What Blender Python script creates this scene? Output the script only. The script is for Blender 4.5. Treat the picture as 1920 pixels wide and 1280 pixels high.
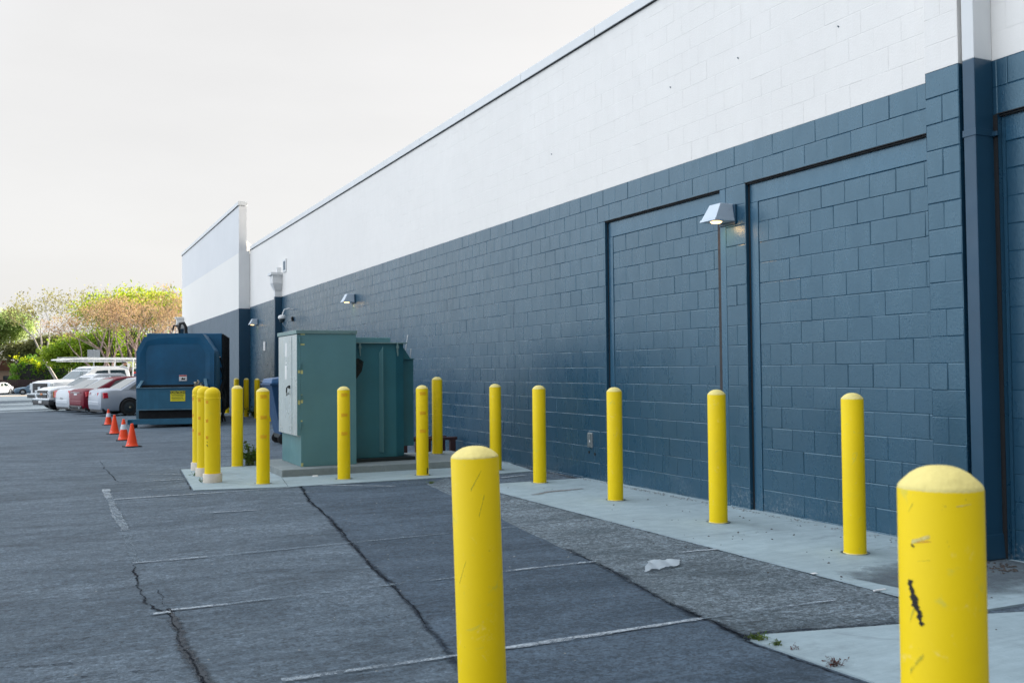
import bpy, bmesh, math, random
from mathutils import Vector, Matrix, Quaternion
R = math.radians
for o in list(bpy.data.objects): bpy.data.objects.remove(o)
scn = bpy.context.scene
col = scn.collection
random.seed(7)

# ------------------------------------------------------------------ camera
H = 1.445
cam = bpy.data.cameras.new('camera'); camo = bpy.data.objects.new('camera', cam); col.objects.link(camo)
cam.sensor_fit = 'HORIZONTAL'; cam.sensor_width = 36.0; cam.lens = 36.0 * 1820.86 / 1920
cam.clip_start = 0.05; cam.clip_end = 3000
yaw, pitch, roll = R(25.447), R(1.630), R(0.558)
f = Vector((math.sin(yaw) * math.cos(pitch), math.cos(yaw) * math.cos(pitch), math.sin(pitch)))
r = Vector((math.cos(yaw), -math.sin(yaw), 0)); d = f.cross(r)
r2 = math.cos(roll) * r + math.sin(roll) * d; d2 = -math.sin(roll) * r + math.cos(roll) * d
camo.matrix_world = Matrix(((r2.x, -d2.x, -f.x, 0), (r2.y, -d2.y, -f.y, 0), (r2.z, -d2.z, -f.z, H), (0, 0, 0, 1)))
cam.dof.use_dof = True; cam.dof.focus_distance = 9.0; cam.dof.aperture_fstop = 5.6
scn.camera = camo

# ------------------------------------------------------------------ world and sun
SUN_EL, SUN_AZ = R(27), R(27)            # azimuth measured from +X towards +Y
sdir = Vector((math.cos(SUN_EL) * math.cos(SUN_AZ), math.cos(SUN_EL) * math.sin(SUN_AZ), math.sin(SUN_EL)))
w = bpy.data.worlds.new('World'); scn.world = w; w.use_nodes = True
nt = w.node_tree; nt.nodes.clear()
out = nt.nodes.new('ShaderNodeOutputWorld'); bg = nt.nodes.new('ShaderNodeBackground')
sky = nt.nodes.new('ShaderNodeTexSky'); sky.sky_type = 'NISHITA'; sky.sun_disc = False
sky.sun_elevation = SUN_EL; sky.sun_rotation = R(90) - SUN_AZ
sky.air_density = 1.0; sky.dust_density = 3.0; sky.ozone_density = 1.0; sky.altitude = 50
bg.inputs['Strength'].default_value = 0.10
# thin bright veil of high cloud over the blue
tc = nt.nodes.new('ShaderNodeTexCoord'); mp = nt.nodes.new('ShaderNodeMapping'); mp.inputs['Scale'].default_value = (1, 1, 3.5)
nz = nt.nodes.new('ShaderNodeTexNoise'); nz.inputs['Scale'].default_value = 1.6; nz.inputs['Detail'].default_value = 6; nz.inputs['Roughness'].default_value = .55
rmp = nt.nodes.new('ShaderNodeMapRange'); rmp.inputs['From Min'].default_value = .3; rmp.inputs['From Max'].default_value = .7
rmp.inputs['To Min'].default_value = .93; rmp.inputs['To Max'].default_value = 1.04
nt.links.new(tc.outputs['Generated'], mp.inputs['Vector']); nt.links.new(mp.outputs[0], nz.inputs['Vector']); nt.links.new(nz.outputs['Fac'], rmp.inputs['Value'])
# made-up brightness gradient: raised overhead and to the left to light the wall
dp = nt.nodes.new('ShaderNodeVectorMath'); dp.operation = 'DOT_PRODUCT'; dp.inputs[1].default_value = (-.75, .12, .65)
nt.links.new(tc.outputs['Generated'], dp.inputs[0])
gr = nt.nodes.new('ShaderNodeMapRange'); gr.interpolation_type = 'SMOOTHSTEP'; gr.inputs['From Min'].default_value = .30; gr.inputs['From Max'].default_value = .8
nt.links.new(dp.outputs['Value'], gr.inputs['Value'])
veil = nt.nodes.new('ShaderNodeMix'); veil.data_type = 'RGBA'; nt.links.new(gr.outputs[0], veil.inputs['Factor'])
veil.inputs['A'].default_value = (2.74, 2.70, 2.66, 1); veil.inputs['B'].default_value = (6.6, 7.1, 7.8, 1)
vm = nt.nodes.new('ShaderNodeMix'); vm.data_type = 'RGBA'; vm.blend_type = 'MULTIPLY'; vm.inputs['Factor'].default_value = 1
nt.links.new(veil.outputs['Result'], vm.inputs['A']); nt.links.new(rmp.outputs[0], vm.inputs['B'])
sy = nt.nodes.new('ShaderNodeSeparateXYZ'); nt.links.new(tc.outputs['Generated'], sy.inputs[0])
yr = nt.nodes.new('ShaderNodeMapRange'); yr.interpolation_type = 'SMOOTHSTEP'; yr.inputs['From Min'].default_value = -.55; yr.inputs['From Max'].default_value = .15
yr.inputs['To Min'].default_value = .52; yr.inputs['To Max'].default_value = 1; nt.links.new(sy.outputs['Y'], yr.inputs['Value'])  # sky behind the camera dimmed to darken faces turned that way
vy = nt.nodes.new('ShaderNodeMix'); vy.data_type = 'RGBA'; vy.blend_type = 'MULTIPLY'; vy.inputs['Factor'].default_value = 1
nt.links.new(vm.outputs['Result'], vy.inputs['A']); nt.links.new(yr.outputs[0], vy.inputs['B']); vm = vy
mixw = nt.nodes.new('ShaderNodeMix'); mixw.data_type = 'RGBA'; mixw.inputs['Factor'].default_value = .96
nt.links.new(sky.outputs[0], mixw.inputs['A']); nt.links.new(vm.outputs['Result'], mixw.inputs['B'])
nt.links.new(mixw.outputs['Result'], bg.inputs['Color']); nt.links.new(bg.outputs[0], out.inputs['Surface'])
sun = bpy.data.lights.new('sun', 'SUN'); suno = bpy.data.objects.new('sun', sun); col.objects.link(suno)
sun.energy = 4.6; sun.angle = R(.5); sun.color = (1, .93, .82)
suno.rotation_euler = (-sdir).to_track_quat('-Z', 'Y').to_euler()
suno.location = (60, 60, 60)
scn.view_settings.view_transform = 'Standard'; scn.view_settings.look = 'None'
scn.view_settings.exposure = 1.65; scn.view_settings.gamma = 1
scn.render.engine = 'CYCLES'

# ------------------------------------------------------------------ node helpers
class NT:
    def __init__(s, name):
        s.m = bpy.data.materials.new(name); s.m.use_nodes = True; s.t = s.m.node_tree; s.n = s.t.nodes; s.n.clear()
        s.out = s.n.new('ShaderNodeOutputMaterial'); s.p = s.n.new('ShaderNodeBsdfPrincipled'); s.l(s.p.outputs[0], s.out.inputs[0])
    def l(s, a, b): s.t.links.new(a, b)
    def pos(s, scale=(1, 1, 1), obj=False, rot=(0, 0, 0)):
        if obj: v = s.n.new('ShaderNodeTexCoord').outputs['Object']
        else: v = s.n.new('ShaderNodeNewGeometry').outputs['Position']
        m = s.n.new('ShaderNodeMapping'); m.inputs['Scale'].default_value = scale; m.inputs['Rotation'].default_value = rot; s.l(v, m.inputs[0]); return m.outputs[0]
    def noise(s, vec, scale, detail=4, rough=.55, dist=0):
        n = s.n.new('ShaderNodeTexNoise'); n.inputs['Scale'].default_value = scale; n.inputs['Detail'].default_value = detail
        n.inputs['Roughness'].default_value = rough; n.inputs['Distortion'].default_value = dist; s.l(vec, n.inputs['Vector']); return n.outputs['Fac']
    def vor(s, vec, scale, feat='F1'):
        n = s.n.new('ShaderNodeTexVoronoi'); n.inputs['Scale'].default_value = scale; n.feature = feat; s.l(vec, n.inputs['Vector']); return n
    def rng(s, v, a, b, c=0, e=1, smooth=False):
        n = s.n.new('ShaderNodeMapRange'); n.inputs['From Min'].default_value = a; n.inputs['From Max'].default_value = b
        n.inputs['To Min'].default_value = c; n.inputs['To Max'].default_value = e
        if smooth: n.interpolation_type = 'SMOOTHSTEP'
        s.l(v, n.inputs['Value']); return n.outputs[0]
    def mix(s, fac, a, b, mode='MIX'):
        n = s.n.new('ShaderNodeMix'); n.data_type = 'RGBA'; n.blend_type = mode
        for sock, v in ((n.inputs['Factor'], fac), (n.inputs['A'], a), (n.inputs['B'], b)):
            if isinstance(v, (int, float)): sock.default_value = v
            elif isinstance(v, tuple): sock.default_value = (*v, 1) if len(v) == 3 else v
            else: s.l(v, sock)
        return n.outputs['Result']
    def math(s, op, a, b=None, clamp=False):
        n = s.n.new('ShaderNodeMath'); n.operation = op; n.use_clamp = clamp
        for i, v in enumerate((a, b)):
            if v is None: continue
            if isinstance(v, (int, float)): n.inputs[i].default_value = v
            else: s.l(v, n.inputs[i])
        return n.outputs[0]
    def bump(s, h, strength=.3, dist=.01, prev=None):
        n = s.n.new('ShaderNodeBump'); n.inputs['Strength'].default_value = strength; n.inputs['Distance'].default_value = dist
        s.l(h, n.inputs['Height'])
        if prev is not None: s.l(prev, n.inputs['Normal'])
        s.l(n.outputs[0], s.p.inputs['Normal']); return n.outputs[0]
    def set(s, **k):
        for a, v in k.items():
            sock = s.p.inputs[{'col': 'Base Color', 'rough': 'Roughness', 'metal': 'Metallic', 'spec': 'Specular IOR Level', 'coat': 'Coat Weight', 'alpha': 'Alpha',
                               'emit': 'Emission Color', 'es': 'Emission Strength', 'trans': 'Transmission Weight'}[a]]
            if isinstance(v, tuple): sock.default_value = (*v, 1)
            elif isinstance(v, (int, float)): sock.default_value = v
            else: s.l(v, sock)
        return s.m

def M_plain(name, c, rough=.5, metal=0, var=.12, scale=6, bump=0, spec=.5, coat=0, bscale=40):
    n = NT(name); p = n.pos(obj=True)
    f1 = n.rng(n.noise(p, scale, 5, .6), .3, .7)
    dark = tuple(x * (1 - var) for x in c); lite = tuple(min(1, x * (1 + var)) for x in c)
    n.set(col=n.mix(f1, dark, lite), rough=n.rng(n.noise(p, scale * 2.3, 4), .3, .7, max(.02, rough - .07), min(1, rough + .07)), metal=metal, spec=spec, coat=coat)
    if bump: n.bump(n.noise(p, bscale, 4), bump, .005)
    return n.m

def M_wall(name, c, rough, pit=.5, gloss=.5, dirt=0, soft=1.0):
    n = NT(name); p = n.pos()
    big = n.rng(n.noise(p, .55, 4, .6), .3, .7)
    med = n.rng(n.noise(n.pos((1, 2.2, 1.0)), 3.2, 6, .65), .3, .7)
    c1 = n.mix(big, tuple(x * (1 - .10 * soft) for x in c), tuple(x * (1 + .08 * soft) for x in c))
    c2 = n.mix(n.math('MULTIPLY', med, .35), c1, tuple(x * (1 - .22 * soft) for x in c))
    # vertical rain streaks
    st = n.rng(n.noise(n.pos((1, 9, .35)), 1.8, 5, .6), .52, .78)
    c3 = n.mix(n.math('MULTIPLY', st, .25 * soft), c2, tuple(min(1, x * 1.35) for x in c))
    # open pores of the blocks
    v = n.vor(n.pos((1, 1, 1)), 75)
    por = n.rng(v.outputs['Distance'], .12, .26, 1, 0)
    mask = n.rng(n.noise(p, 2.1, 4, .7), .47, .62)
    pm = n.math('MULTIPLY', n.math('MULTIPLY', por, mask), pit)
    c4 = n.mix(pm, c3, tuple(x * .45 for x in c))
    if dirt:
        g = n.n.new('ShaderNodeNewGeometry'); sp = n.n.new('ShaderNodeSeparateXYZ'); n.l(g.outputs['Position'], sp.inputs[0])
        z = n.math('ADD', sp.outputs['Z'], n.rng(n.noise(n.pos((1, 1, 2.5)), 4, 6, .7), .3, .7, -.22, .16))
        sc = n.math('MULTIPLY', n.math('MULTIPLY', n.rng(z, .02, .17, 1, 0), n.rng(n.noise(p, 34, 5, .8), .5, .62)), n.rng(n.noise(p, .9, 3), .46, .6))
        c4 = n.mix(n.math('MULTIPLY', sc, dirt), c4, (.34, .37, .38))
    n.set(col=c4, rough=n.rng(med, 0, 1, rough - .05, rough + .08), spec=gloss)
    if gloss > .7: n.p.inputs['Specular Tint'].default_value = (.68, .93, 1, 1)
    b = n.bump(n.noise(n.pos(), 55, 5, .7), .35, .006)
    n.bump(pm, -.5 if pit else 0, .004, b)
    return n.m

def M_asphalt(name, dark, lite, seedoff=0, spec_amt=.5, agg=1.0, streak=.5):
    n = NT(name); p = n.pos(); g = n.n.new('ShaderNodeMapping'); g.inputs['Location'].default_value = (seedoff, seedoff * 1.7, 0); n.l(p, g.inputs[0]); p = g.outputs[0]
    ps = n.n.new('ShaderNodeMapping'); ps.inputs['Scale'].default_value = (.55, 1.5, 1); n.l(p, ps.inputs[0]); ps = ps.outputs[0]
    a = n.rng(n.noise(ps, .6, 6, .68, .6), .41, .59); b = n.rng(n.noise(ps, 2.3, 7, .75, .5), .42, .58); c = n.rng(n.noise(p, 13, 6, .75), .34, .66)
    c = n.rng(n.noise(p, 17, 6, .8), .36, .64)
    fac = n.math('ADD', n.math('ADD', n.math('MULTIPLY', a, .36), n.math('MULTIPLY', b, .40)), n.math('MULTIPLY', c, .24))
    c1 = n.mix(fac, dark, lite)
    def cell(scale):
        vv = n.vor(p, scale); sx = n.n.new('ShaderNodeSeparateColor'); n.l(vv.outputs['Color'], sx.inputs[0]); return sx.outputs[0]
    g1 = n.rng(cell(38), 0, 1, 1 - .30 * agg, 1 + .34 * agg); g2 = n.rng(cell(85), 0, 1, 1 - .38 * agg, 1 + .44 * agg); g3 = n.rng(n.noise(p, 9, 6, .85), .40, .60, 1 - .14 * agg, 1 + .14 * agg)
    gm = n.n.new('ShaderNodeVectorMath'); gm.operation = 'SCALE'; n.l(c1, gm.inputs[0]); n.l(n.math('MULTIPLY', n.math('MULTIPLY', g1, g2), g3), gm.inputs['Scale'])
    sp = n.rng(n.noise(p, 75, 4, .85), .60, .70); c2 = n.mix(n.math('MULTIPLY', sp, .6 * agg), gm.outputs[0], tuple(x * 2.2 for x in lite))
    pit = n.rng(n.noise(p, 22, 7, .85), .40, .33); c3 = n.mix(n.math('MULTIPLY', pit, .55), c2, tuple(x * .45 for x in dark))
    # scuffed dark swirls and pale scrubbed streaks
    big = n.rng(n.noise(p, .33, 5, .6, .8), .42, .60); c3 = n.mix(n.math('MULTIPLY', big, .30 * streak), c3, tuple(x * .85 for x in dark)); ds = n.rng(n.noise(ps, 1.1, 8, .75, 1.6), .53, .64); c4 = n.mix(n.math('MULTIPLY', ds, .55 * streak), c3, tuple(x * .6 for x in dark))
    st = n.n.new('ShaderNodeMapping'); st.inputs['Scale'].default_value = (.5, 9, 1); st.inputs['Rotation'].default_value = (0, 0, R(4)); n.l(p, st.inputs[0])
    ls = n.rng(n.noise(st.outputs[0], 1.7, 8, .78, .6), .53, .70); c5 = n.mix(n.math('MULTIPLY', ls, .5 * streak), c4, tuple(x * 1.5 for x in lite))
    s2 = n.n.new('ShaderNodeMapping'); s2.inputs['Scale'].default_value = (.8, 14, 1); s2.inputs['Rotation'].default_value = (0, 0, R(-3)); n.l(p, s2.inputs[0])
    dl = n.rng(n.noise(s2.outputs[0], 1.3, 7, .8, .8), .62, .70); c5 = n.mix(n.math('MULTIPLY', dl, .6), c5, tuple(x * .4 for x in dark))
    n.set(col=c5, rough=n.rng(c, 0, 1, .72, .92), spec=.35)
    q = n.bump(n.noise(p, 110, 4, .85), .8 * agg, .008)
    n.bump(n.noise(p, 30, 5, .8), .6, .012, q)
    return n.m

def M_ribbon(name, c, thr=.5, soft=.12, scale=18, rough=.85, edge=.55, spec=.2):
    """worn paint / crack: opacity falls away at the ribbon's ragged edges"""
    n = NT(name); uv = n.n.new('ShaderNodeTexCoord').outputs['UV']; sp = n.n.new('ShaderNodeSeparateXYZ'); n.l(uv, sp.inputs[0])
    v = n.math('ABSOLUTE', n.math('SUBTRACT', n.math('MULTIPLY', sp.outputs['Y'], 2), 1))
    e = n.rng(v, edge, 1, 0, .5)
    nn = n.math('ADD', n.math('MULTIPLY', n.noise(n.pos(), scale, 7, .78), .72), n.math('MULTIPLY', n.noise(n.pos(), scale * .12, 3, .5), .28))
    a = n.rng(n.math('SUBTRACT', nn, e), thr - soft, thr + soft)
    var = n.rng(n.noise(n.pos(), scale * 2, 5, .7), .3, .7)
    n.set(col=n.mix(var, tuple(x * .78 for x in c), c), rough=rough, alpha=a, spec=spec)
    return n.m

def M_leaf(name, c1, c2, c3=None, sc=.9, tr=.45):
    n = NT(name); g = n.n.new('ShaderNodeNewGeometry')
    f1 = n.rng(n.noise(g.outputs['Position'], sc, 4, .6), .35, .65)
    cc = n.mix(f1, c1, c2)
    f2 = n.rng(n.noise(g.outputs['Position'], 9, 3, .7), .4, .65)
    cc = n.mix(n.math('MULTIPLY', f2, .6), cc, c3 or tuple(x * .6 for x in c1))
    n.set(col=cc, rough=.55, spec=.3)
    t = n.n.new('ShaderNodeBsdfTranslucent'); n.l(cc, t.inputs['Color'])
    mx = n.n.new('ShaderNodeMixShader'); mx.inputs[0].default_value = tr
    n.l(n.p.outputs[0], mx.inputs[1]); n.l(t.outputs[0], mx.inputs[2]); n.l(mx.outputs[0], n.out.inputs[0])
    return n.m

def M_glass(name, c=(.015, .025, .03)):
    n = NT(name); n.set(col=n.mix(n.noise(n.pos(obj=True), 2.0), c, tuple(x * 1.6 for x in c)), rough=.06, spec=.8, coat=.3); return n.m

# ------------------------------------------------------------------ palette
SL = (.014, .062, .113)
M = {}
M['slate'] = M_wall('slate_painted_block', SL, .28, .6, 1.0, .45)
M['slate_smooth'] = M_wall('slate_painted_plaster', tuple(x * 1.25 for x in SL), .28, 0, 1.0, .3)
M['slate_metal'] = M_plain('slate_painted_metal', tuple(x * .95 for x in SL), .38, 0, .08, 2)
M['white_block'] = M_wall('white_painted_block', (.86, .83, .79), .6, .07, .35, 0, .28)
M['white_metal'] = M_plain('white_coated_metal', (.72, .73, .73), .45, 0, .04, 1.5)
M['stucco_slate'] = M_wall('slate_stucco', (.115, .16, .20), .6, 0, .35, .2)
M['stucco_white'] = M_wall('white_stucco', (.84, .82, .78), .7, 0, .3, 0, .2)
M['stucco_grey'] = M_wall('pale_grey_stucco', (.73, .735, .74), .7, 0, .3, 0, .3)
M['gap_and_shade'] = M_plain('dark_gap_and_shade', (.012, .013, .015), .8)
M['caulk'] = M_plain('old_brown_caulk', (.035, .03, .03), .7)
M['asphalt'] = M_asphalt('weathered_asphalt', (.046, .070, .095), (.126, .168, .208), 0, agg=.9, streak=1.0)
M['asphalt_dark'] = M_asphalt('sealed_asphalt', (.027, .047, .070), (.082, .119, .161), 31, agg=.85, streak=.8)
M['asphalt_coarse'] = M_asphalt('coarse_asphalt', (.064, .089, .108), (.195, .242, .276), 53, agg=1.35, streak=.8)
def M_conc(name, c, dirt=.35, seed=0):
    n = NT(name); g = n.n.new('ShaderNodeMapping'); g.inputs['Location'].default_value = (seed, seed, 0); n.l(n.pos(), g.inputs[0]); p = g.outputs[0]
    a = n.rng(n.noise(p, .9, 6, .6), .32, .68); b = n.rng(n.noise(p, 7, 6, .7), .35, .65)
    c1 = n.mix(n.math('ADD', n.math('MULTIPLY', a, .6), n.math('MULTIPLY', b, .4)), tuple(x * .78 for x in c), tuple(x * 1.12 for x in c))
    s1 = n.rng(n.noise(p, 1.7, 8, .72, 1.2), .55, .7); c2 = n.mix(n.math('MULTIPLY', s1, dirt), c1, (.11, .13, .145))
    s2 = n.rng(n.noise(p, 60, 3, .8), .62, .7); c3 = n.mix(n.math('MULTIPLY', s2, .5), c2, tuple(x * .5 for x in c))
    st = n.n.new('ShaderNodeMapping'); st.inputs['Scale'].default_value = (.9, 7, 1); n.l(p, st.inputs[0])
    sk = n.rng(n.noise(st.outputs[0], 2.2, 7, .75, .5), .45, .68); c3 = n.mix(n.math('MULTIPLY', sk, .5), c3, tuple(x * .66 for x in c))
    s4 = n.rng(n.noise(p, 3.1, 8, .8, 1.0), .60, .66); c3 = n.mix(n.math('MULTIPLY', s4, .35), c3, tuple(min(1, x * 1.35) for x in c))
    n.set(col=c3, rough=.78, spec=.3); q = n.bump(n.noise(p, 90, 4, .8), .3, .004); n.bump(n.noise(p, 8, 5, .7), .25, .01, q); return n.m
M['concrete'] = M_conc('grey_concrete', (0.325, 0.415, 0.453))
M['concrete_dirty'] = M_conc('oil_darkened_concrete', (.095, .118, .14), .6, 9)
M['concrete_pad'] = M_conc('pad_concrete', (.25, .29, .30), .45, 4)
M['crack'] = M_ribbon('crack_filler', (.016, .020, .027), .47, .09, 26, .95, .15, .05)
M['crack_thin'] = M_ribbon('thin_crack', (.02, .026, .036), .50, .06, 14, .95, .2, .05)
M['damp'] = M_ribbon('dark_edge_dirt', (.024, .033, .047), .47, .16, 12, .9, .0, .1)
M['filler'] = M_ribbon('tar_crack_filler', (.036, .047, .060), .40, .12, 16, .7, .1, .3)
M['paint_strong'] = M_ribbon('white_lot_paint', (.42, .48, .53), .465, .10, 34)
M['paint_worn'] = M_ribbon('worn_lot_paint', (.34, .40, .45), .505, .09, 36)
M['paint_faint'] = M_ribbon('ghost_lot_paint', (.22, .28, .33), .545, .10, 38)
M['soot'] = M_ribbon('oily_grime', (.105, .130, .150), .40, .22, 5, .85, .25)
M['rust'] = M_ribbon('rust_stain', (.22, .20, .19), .47, .16, 4, .9, .0)

def M_yellow(name, c=(.90, .645, .004), wear=1.0):
    n = NT(name); p = n.pos(obj=True); oi = n.n.new('ShaderNodeObjectInfo'); mm = n.n.new('ShaderNodeVectorMath'); mm.operation = 'ADD'
    n.l(p, mm.inputs[0]); n.l(oi.outputs['Location'], mm.inputs[1]); p = mm.outputs[0]
    a = n.rng(n.noise(p, 2.5, 4, .6), .3, .7); c1 = n.mix(a, tuple(x * .93 for x in c), c)
    s = n.rng(n.noise(p, 9, 7, .75, .8), .60, .68); c2 = n.mix(n.math('MULTIPLY', s, .45 * wear), c1, (.50, .52, .10))
    s3 = n.rng(n.noise(p, 14, 6, .8, .5), .60, .66); c2 = n.mix(n.math('MULTIPLY', s3, .35 * wear), c2, (.86, .70, .22)); s2 = n.rng(n.noise(p, 42, 5, .8), .67, .72); c3 = n.mix(n.math('MULTIPLY', s2, .85 * wear), c2, (.12, .12, .06))
    n.set(col=c3, rough=n.rng(a, 0, 1, .40, .55), spec=.22); q = n.bump(n.noise(p, 30, 4, .7), .08, .004); n.bump(n.noise(p, 6, 3), .08, .01, q); return n.m
M['yellow'] = M_yellow('bollard_yellow')
M['yellow_sleeve'] = M_yellow('sleeve_yellow', (.90, .655, .010), .35)
M['cap'] = M_plain('sunfaded_yellow_mortar', (.82, .69, .24), .75, 0, .10, 14, .6, bscale=60)
M['tape'] = M_plain('amber_reflective_tape', (.95, .50, .0), .4, 0, .12, 20)
M['tape_peeled'] = M_ribbon('peeling_amber_tape', (.88, .42, .01), .42, .08, 60, .5, .9)
M['collar'] = M_plain('bare_cream_plastic', (.62, .56, .47), .55, 0, .12, 10)
M['black_scrape'] = M_plain('black_rubber_scrape', (.012, .013, .01), .6)
M['red_scrape'] = M_ribbon('red_scrape', (.75, .30, .10), .48, .12, 70, .5, .4)
M['pale_scrape'] = M_ribbon('pale_scrape', (.85, .76, .30), .46, .12, 50, .5, .3)
M['green_scuff'] = M_ribbon('green_scuff', (.60, .60, .07), .47, .16, 40, .5, .0)
M['teal'] = M_plain('teal_enclosure_paint', (.105, .245, .270), .42, 0, .10, 1.4, .03)
M['teal_door_sheen'] = M_plain('teal_door_sky_sheen', (.46, .53, .54), .28, 0, .10, 1.1)  # sky reflection on the door put into a paler base colour
M['teal_dark'] = M_plain('dark_teal_paint', (.028, .150, .185), .42, 0, .16, 1.3, .03)
M['teal_top'] = M_plain('chalked_teal_top', (.16, .26, .26), .5, 0, .12, 3)
M['cream_daub'] = M_plain('cream_paint_daub', (.55, .54, .22), .6, 0, .2, 30)
M['steel_dark'] = M_plain('dark_steel', (.02, .028, .03), .5, .3)
M['brown_stain'] = M_ribbon('brown_stain', (.025, .03, .028), .40, .10, 8, .7, .0)
M['blue'] = M_plain('compactor_blue', (.006, .098, .205), .42, 0, .3, 1.1, .05)
M['blue_worn'] = M_wall('scraped_compactor_blue', (.03, .15, .25), .5, 0, .4, 0, 2.2)
M['blue_lite'] = M_plain('weathered_blue_edge', (.09, .19, .26), .5, 0, .3, 5)
M['bin_blue'] = M_plain('bin_blue_plastic', (.012, .06, .15), .4, 0, .15, 3)
M['bin_lid'] = M_plain('bin_lid_blue', (.02, .10, .24), .4, 0, .15, 3)
M['void'] = M_plain('void_shade_and_black_steel', (.008, .009, .011), .8, 0, .3, 4)  # near-black; also paints the shade in the trough and under the hood
M['sign_yellow'] = M_plain('sign_yellow', (.82, .72, .02), .5)
M['black'] = M_plain('black_paint', (.012, .012, .012), .5)
M['white'] = M_plain('white_sticker', (.75, .76, .76), .5, 0, .05)
M['red'] = M_plain('red_print', (.6, .03, .02), .5)
M['orange'] = M_plain('cone_orange', (1.0, .065, .004), .5, 0, .05)
M['reflect'] = M_plain('cone_reflective_band', (.72, .75, .80), .35, 0, .05)
M['rubber'] = M_plain('black_rubber', (.014, .014, .015), .75, 0, .2, 8)
M['lamp_body'] = M_plain('pale_grey_fixture', (.52, .60, .68), .35, .1, .05)
M['alu'] = M_plain('brushed_aluminium', (.45, .48, .5), .38, .7, .08, 5)
M['maroon_steel'] = M_plain('maroon_primer_steel', (.055, .018, .02), .55, 0, .25, 6)
M['leafw'] = M_leaf('weed_green', (.05, .12, .02), (.12, .22, .03), (.10, .06, .03), 20, .3)
M['leafr'] = M_leaf('weed_red', (.14, .035, .03), (.08, .06, .03), (.05, .02, .02), 20, .3)
def M_emit(name, c, s):
    n = NT(name); n.set(col=(.8, .7, .5), emit=c, es=s); return n.m
M['glow'] = M_emit('lit_lamp_lens', (1, .62, .24), 1.5)

# ------------------------------------------------------------------ mesh helpers
class MB:
    def __init__(s): s.v = []; s.f = []; s.mi = []; s.uv = None; s.sm = []
    def add(s, vs, fs, mi=0, sm=False):
        o = len(s.v); s.v += [tuple(v) for v in vs]
        for q in fs: s.f.append(tuple(i + o for i in q)); s.mi.append(mi); s.sm.append(sm)
    def box(s, x0, x1, y0, y1, z0, z1, mi=0):
        v = [(x, y, z) for x in (x0, x1) for y in (y0, y1) for z in (z0, z1)]
        s.add(v, [(0, 1, 3, 2), (4, 6, 7, 5), (0, 4, 5, 1), (2, 3, 7, 6), (0, 2, 6, 4), (1, 5, 7, 3)], mi); return s
    def hexa(s, v, mi=0):   # 8 points: bottom ring 0-3, top ring 4-7 (ccw)
        s.add(v, [(3, 2, 1, 0), (4, 5, 6, 7), (0, 1, 5, 4), (1, 2, 6, 5), (2, 3, 7, 6), (3, 0, 4, 7)], mi); return s
    def prism(s, poly, a, b, axis='y', mi=0):
        """poly in the plane normal to axis, extruded from a to b"""
        n = len(poly)
        def P(p, t): return {'y': (p[0], t, p[1]), 'x': (t, p[0], p[1]), 'z': (p[0], p[1], t)}[axis]
        s.add([P(p, a) for p in poly] + [P(p, b) for p in poly],
              [tuple(range(n)), tuple(range(2 * n - 1, n - 1, -1))] + [(i, (i + 1) % n, n + (i + 1) % n, n + i) for i in range(n)], mi); return s
    def lathe(s, prof, n=32, c=(0, 0, 0), mi=0, axis='z', sm=True, jit=0):
        vs = []; fs = []
        for k, (rr, z) in enumerate(prof):
            for i in range(n):
                a = 2 * math.pi * i / n; q = rr * (1 + random.uniform(-jit, jit)); z2 = z + random.uniform(-jit, jit) * .05 * (k > 0)
                p = (q * math.cos(a), q * math.sin(a), z2)
                if axis == 'y': p = (p[0], p[2], p[1])
                if axis == 'x': p = (p[2], p[0], p[1])
                vs.append((p[0] + c[0], p[1] + c[1], p[2] + c[2]))
        for k in range(len(prof) - 1):
            for i in range(n): j = (i + 1) % n; fs.append((k * n + i, k * n + j, (k + 1) * n + j, (k + 1) * n + i))
        fs.append(tuple(range(n - 1, -1, -1))); m = (len(prof) - 1) * n; fs.append(tuple(range(m, m + n)))
        s.add(vs, fs, mi, sm); return s
    def tube(s, pts, rad, n=8, mi=0):
        pts = [Vector(p) for p in pts]; rs = rad if isinstance(rad, (list, tuple)) else [rad] * len(pts)
        vs = []; fs = []; up = None
        for k, p in enumerate(pts):
            t = (pts[min(k + 1, len(pts) - 1)] - pts[max(k - 1, 0)]).normalized()
            if up is None: up = t.orthogonal().normalized()
            else: up = (up - t * up.dot(t)).normalized()
            b = t.cross(up)
            for i in range(n): a = 2 * math.pi * i / n; vs.append(p + rs[k] * (math.cos(a) * up + math.sin(a) * b))
        for k in range(len(pts) - 1):
            for i in range(n): j = (i + 1) % n; fs.append((k * n + i, k * n + j, (k + 1) * n + j, (k + 1) * n + i))
        fs.append(tuple(range(n - 1, -1, -1))); m = (len(pts) - 1) * n; fs.append(tuple(range(m, m + n)))
        s.add(vs, fs, mi, True); return s
    def build(s, name, mat, parent=None, bevel=0, seg=2, fix=True, **props):
        me = bpy.data.meshes.new(name); me.from_pydata([tuple(v) for v in s.v], [], s.f)
        for m in (mat if isinstance(mat, (list, tuple)) else [mat]): me.materials.append(m)
        me.polygons.foreach_set('material_index', s.mi); me.polygons.foreach_set('use_smooth', s.sm)
        if fix:
            bm = bmesh.new(); bm.from_mesh(me); bmesh.ops.recalc_face_normals(bm, faces=bm.faces); bm.to_mesh(me); bm.free()
        if any(s.sm): me.set_sharp_from_angle(angle=R(38))
        o = bpy.data.objects.new(name, me); col.objects.link(o)
        if parent: o.parent = parent
        if bevel:
            b = o.modifiers.new('bevel', 'BEVEL'); b.width = bevel; b.segments = seg; b.limit_method = 'ANGLE'; b.angle_limit = R(35); b.harden_normals = False
        for k, v in props.items(): o[k] = v
        return o

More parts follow.
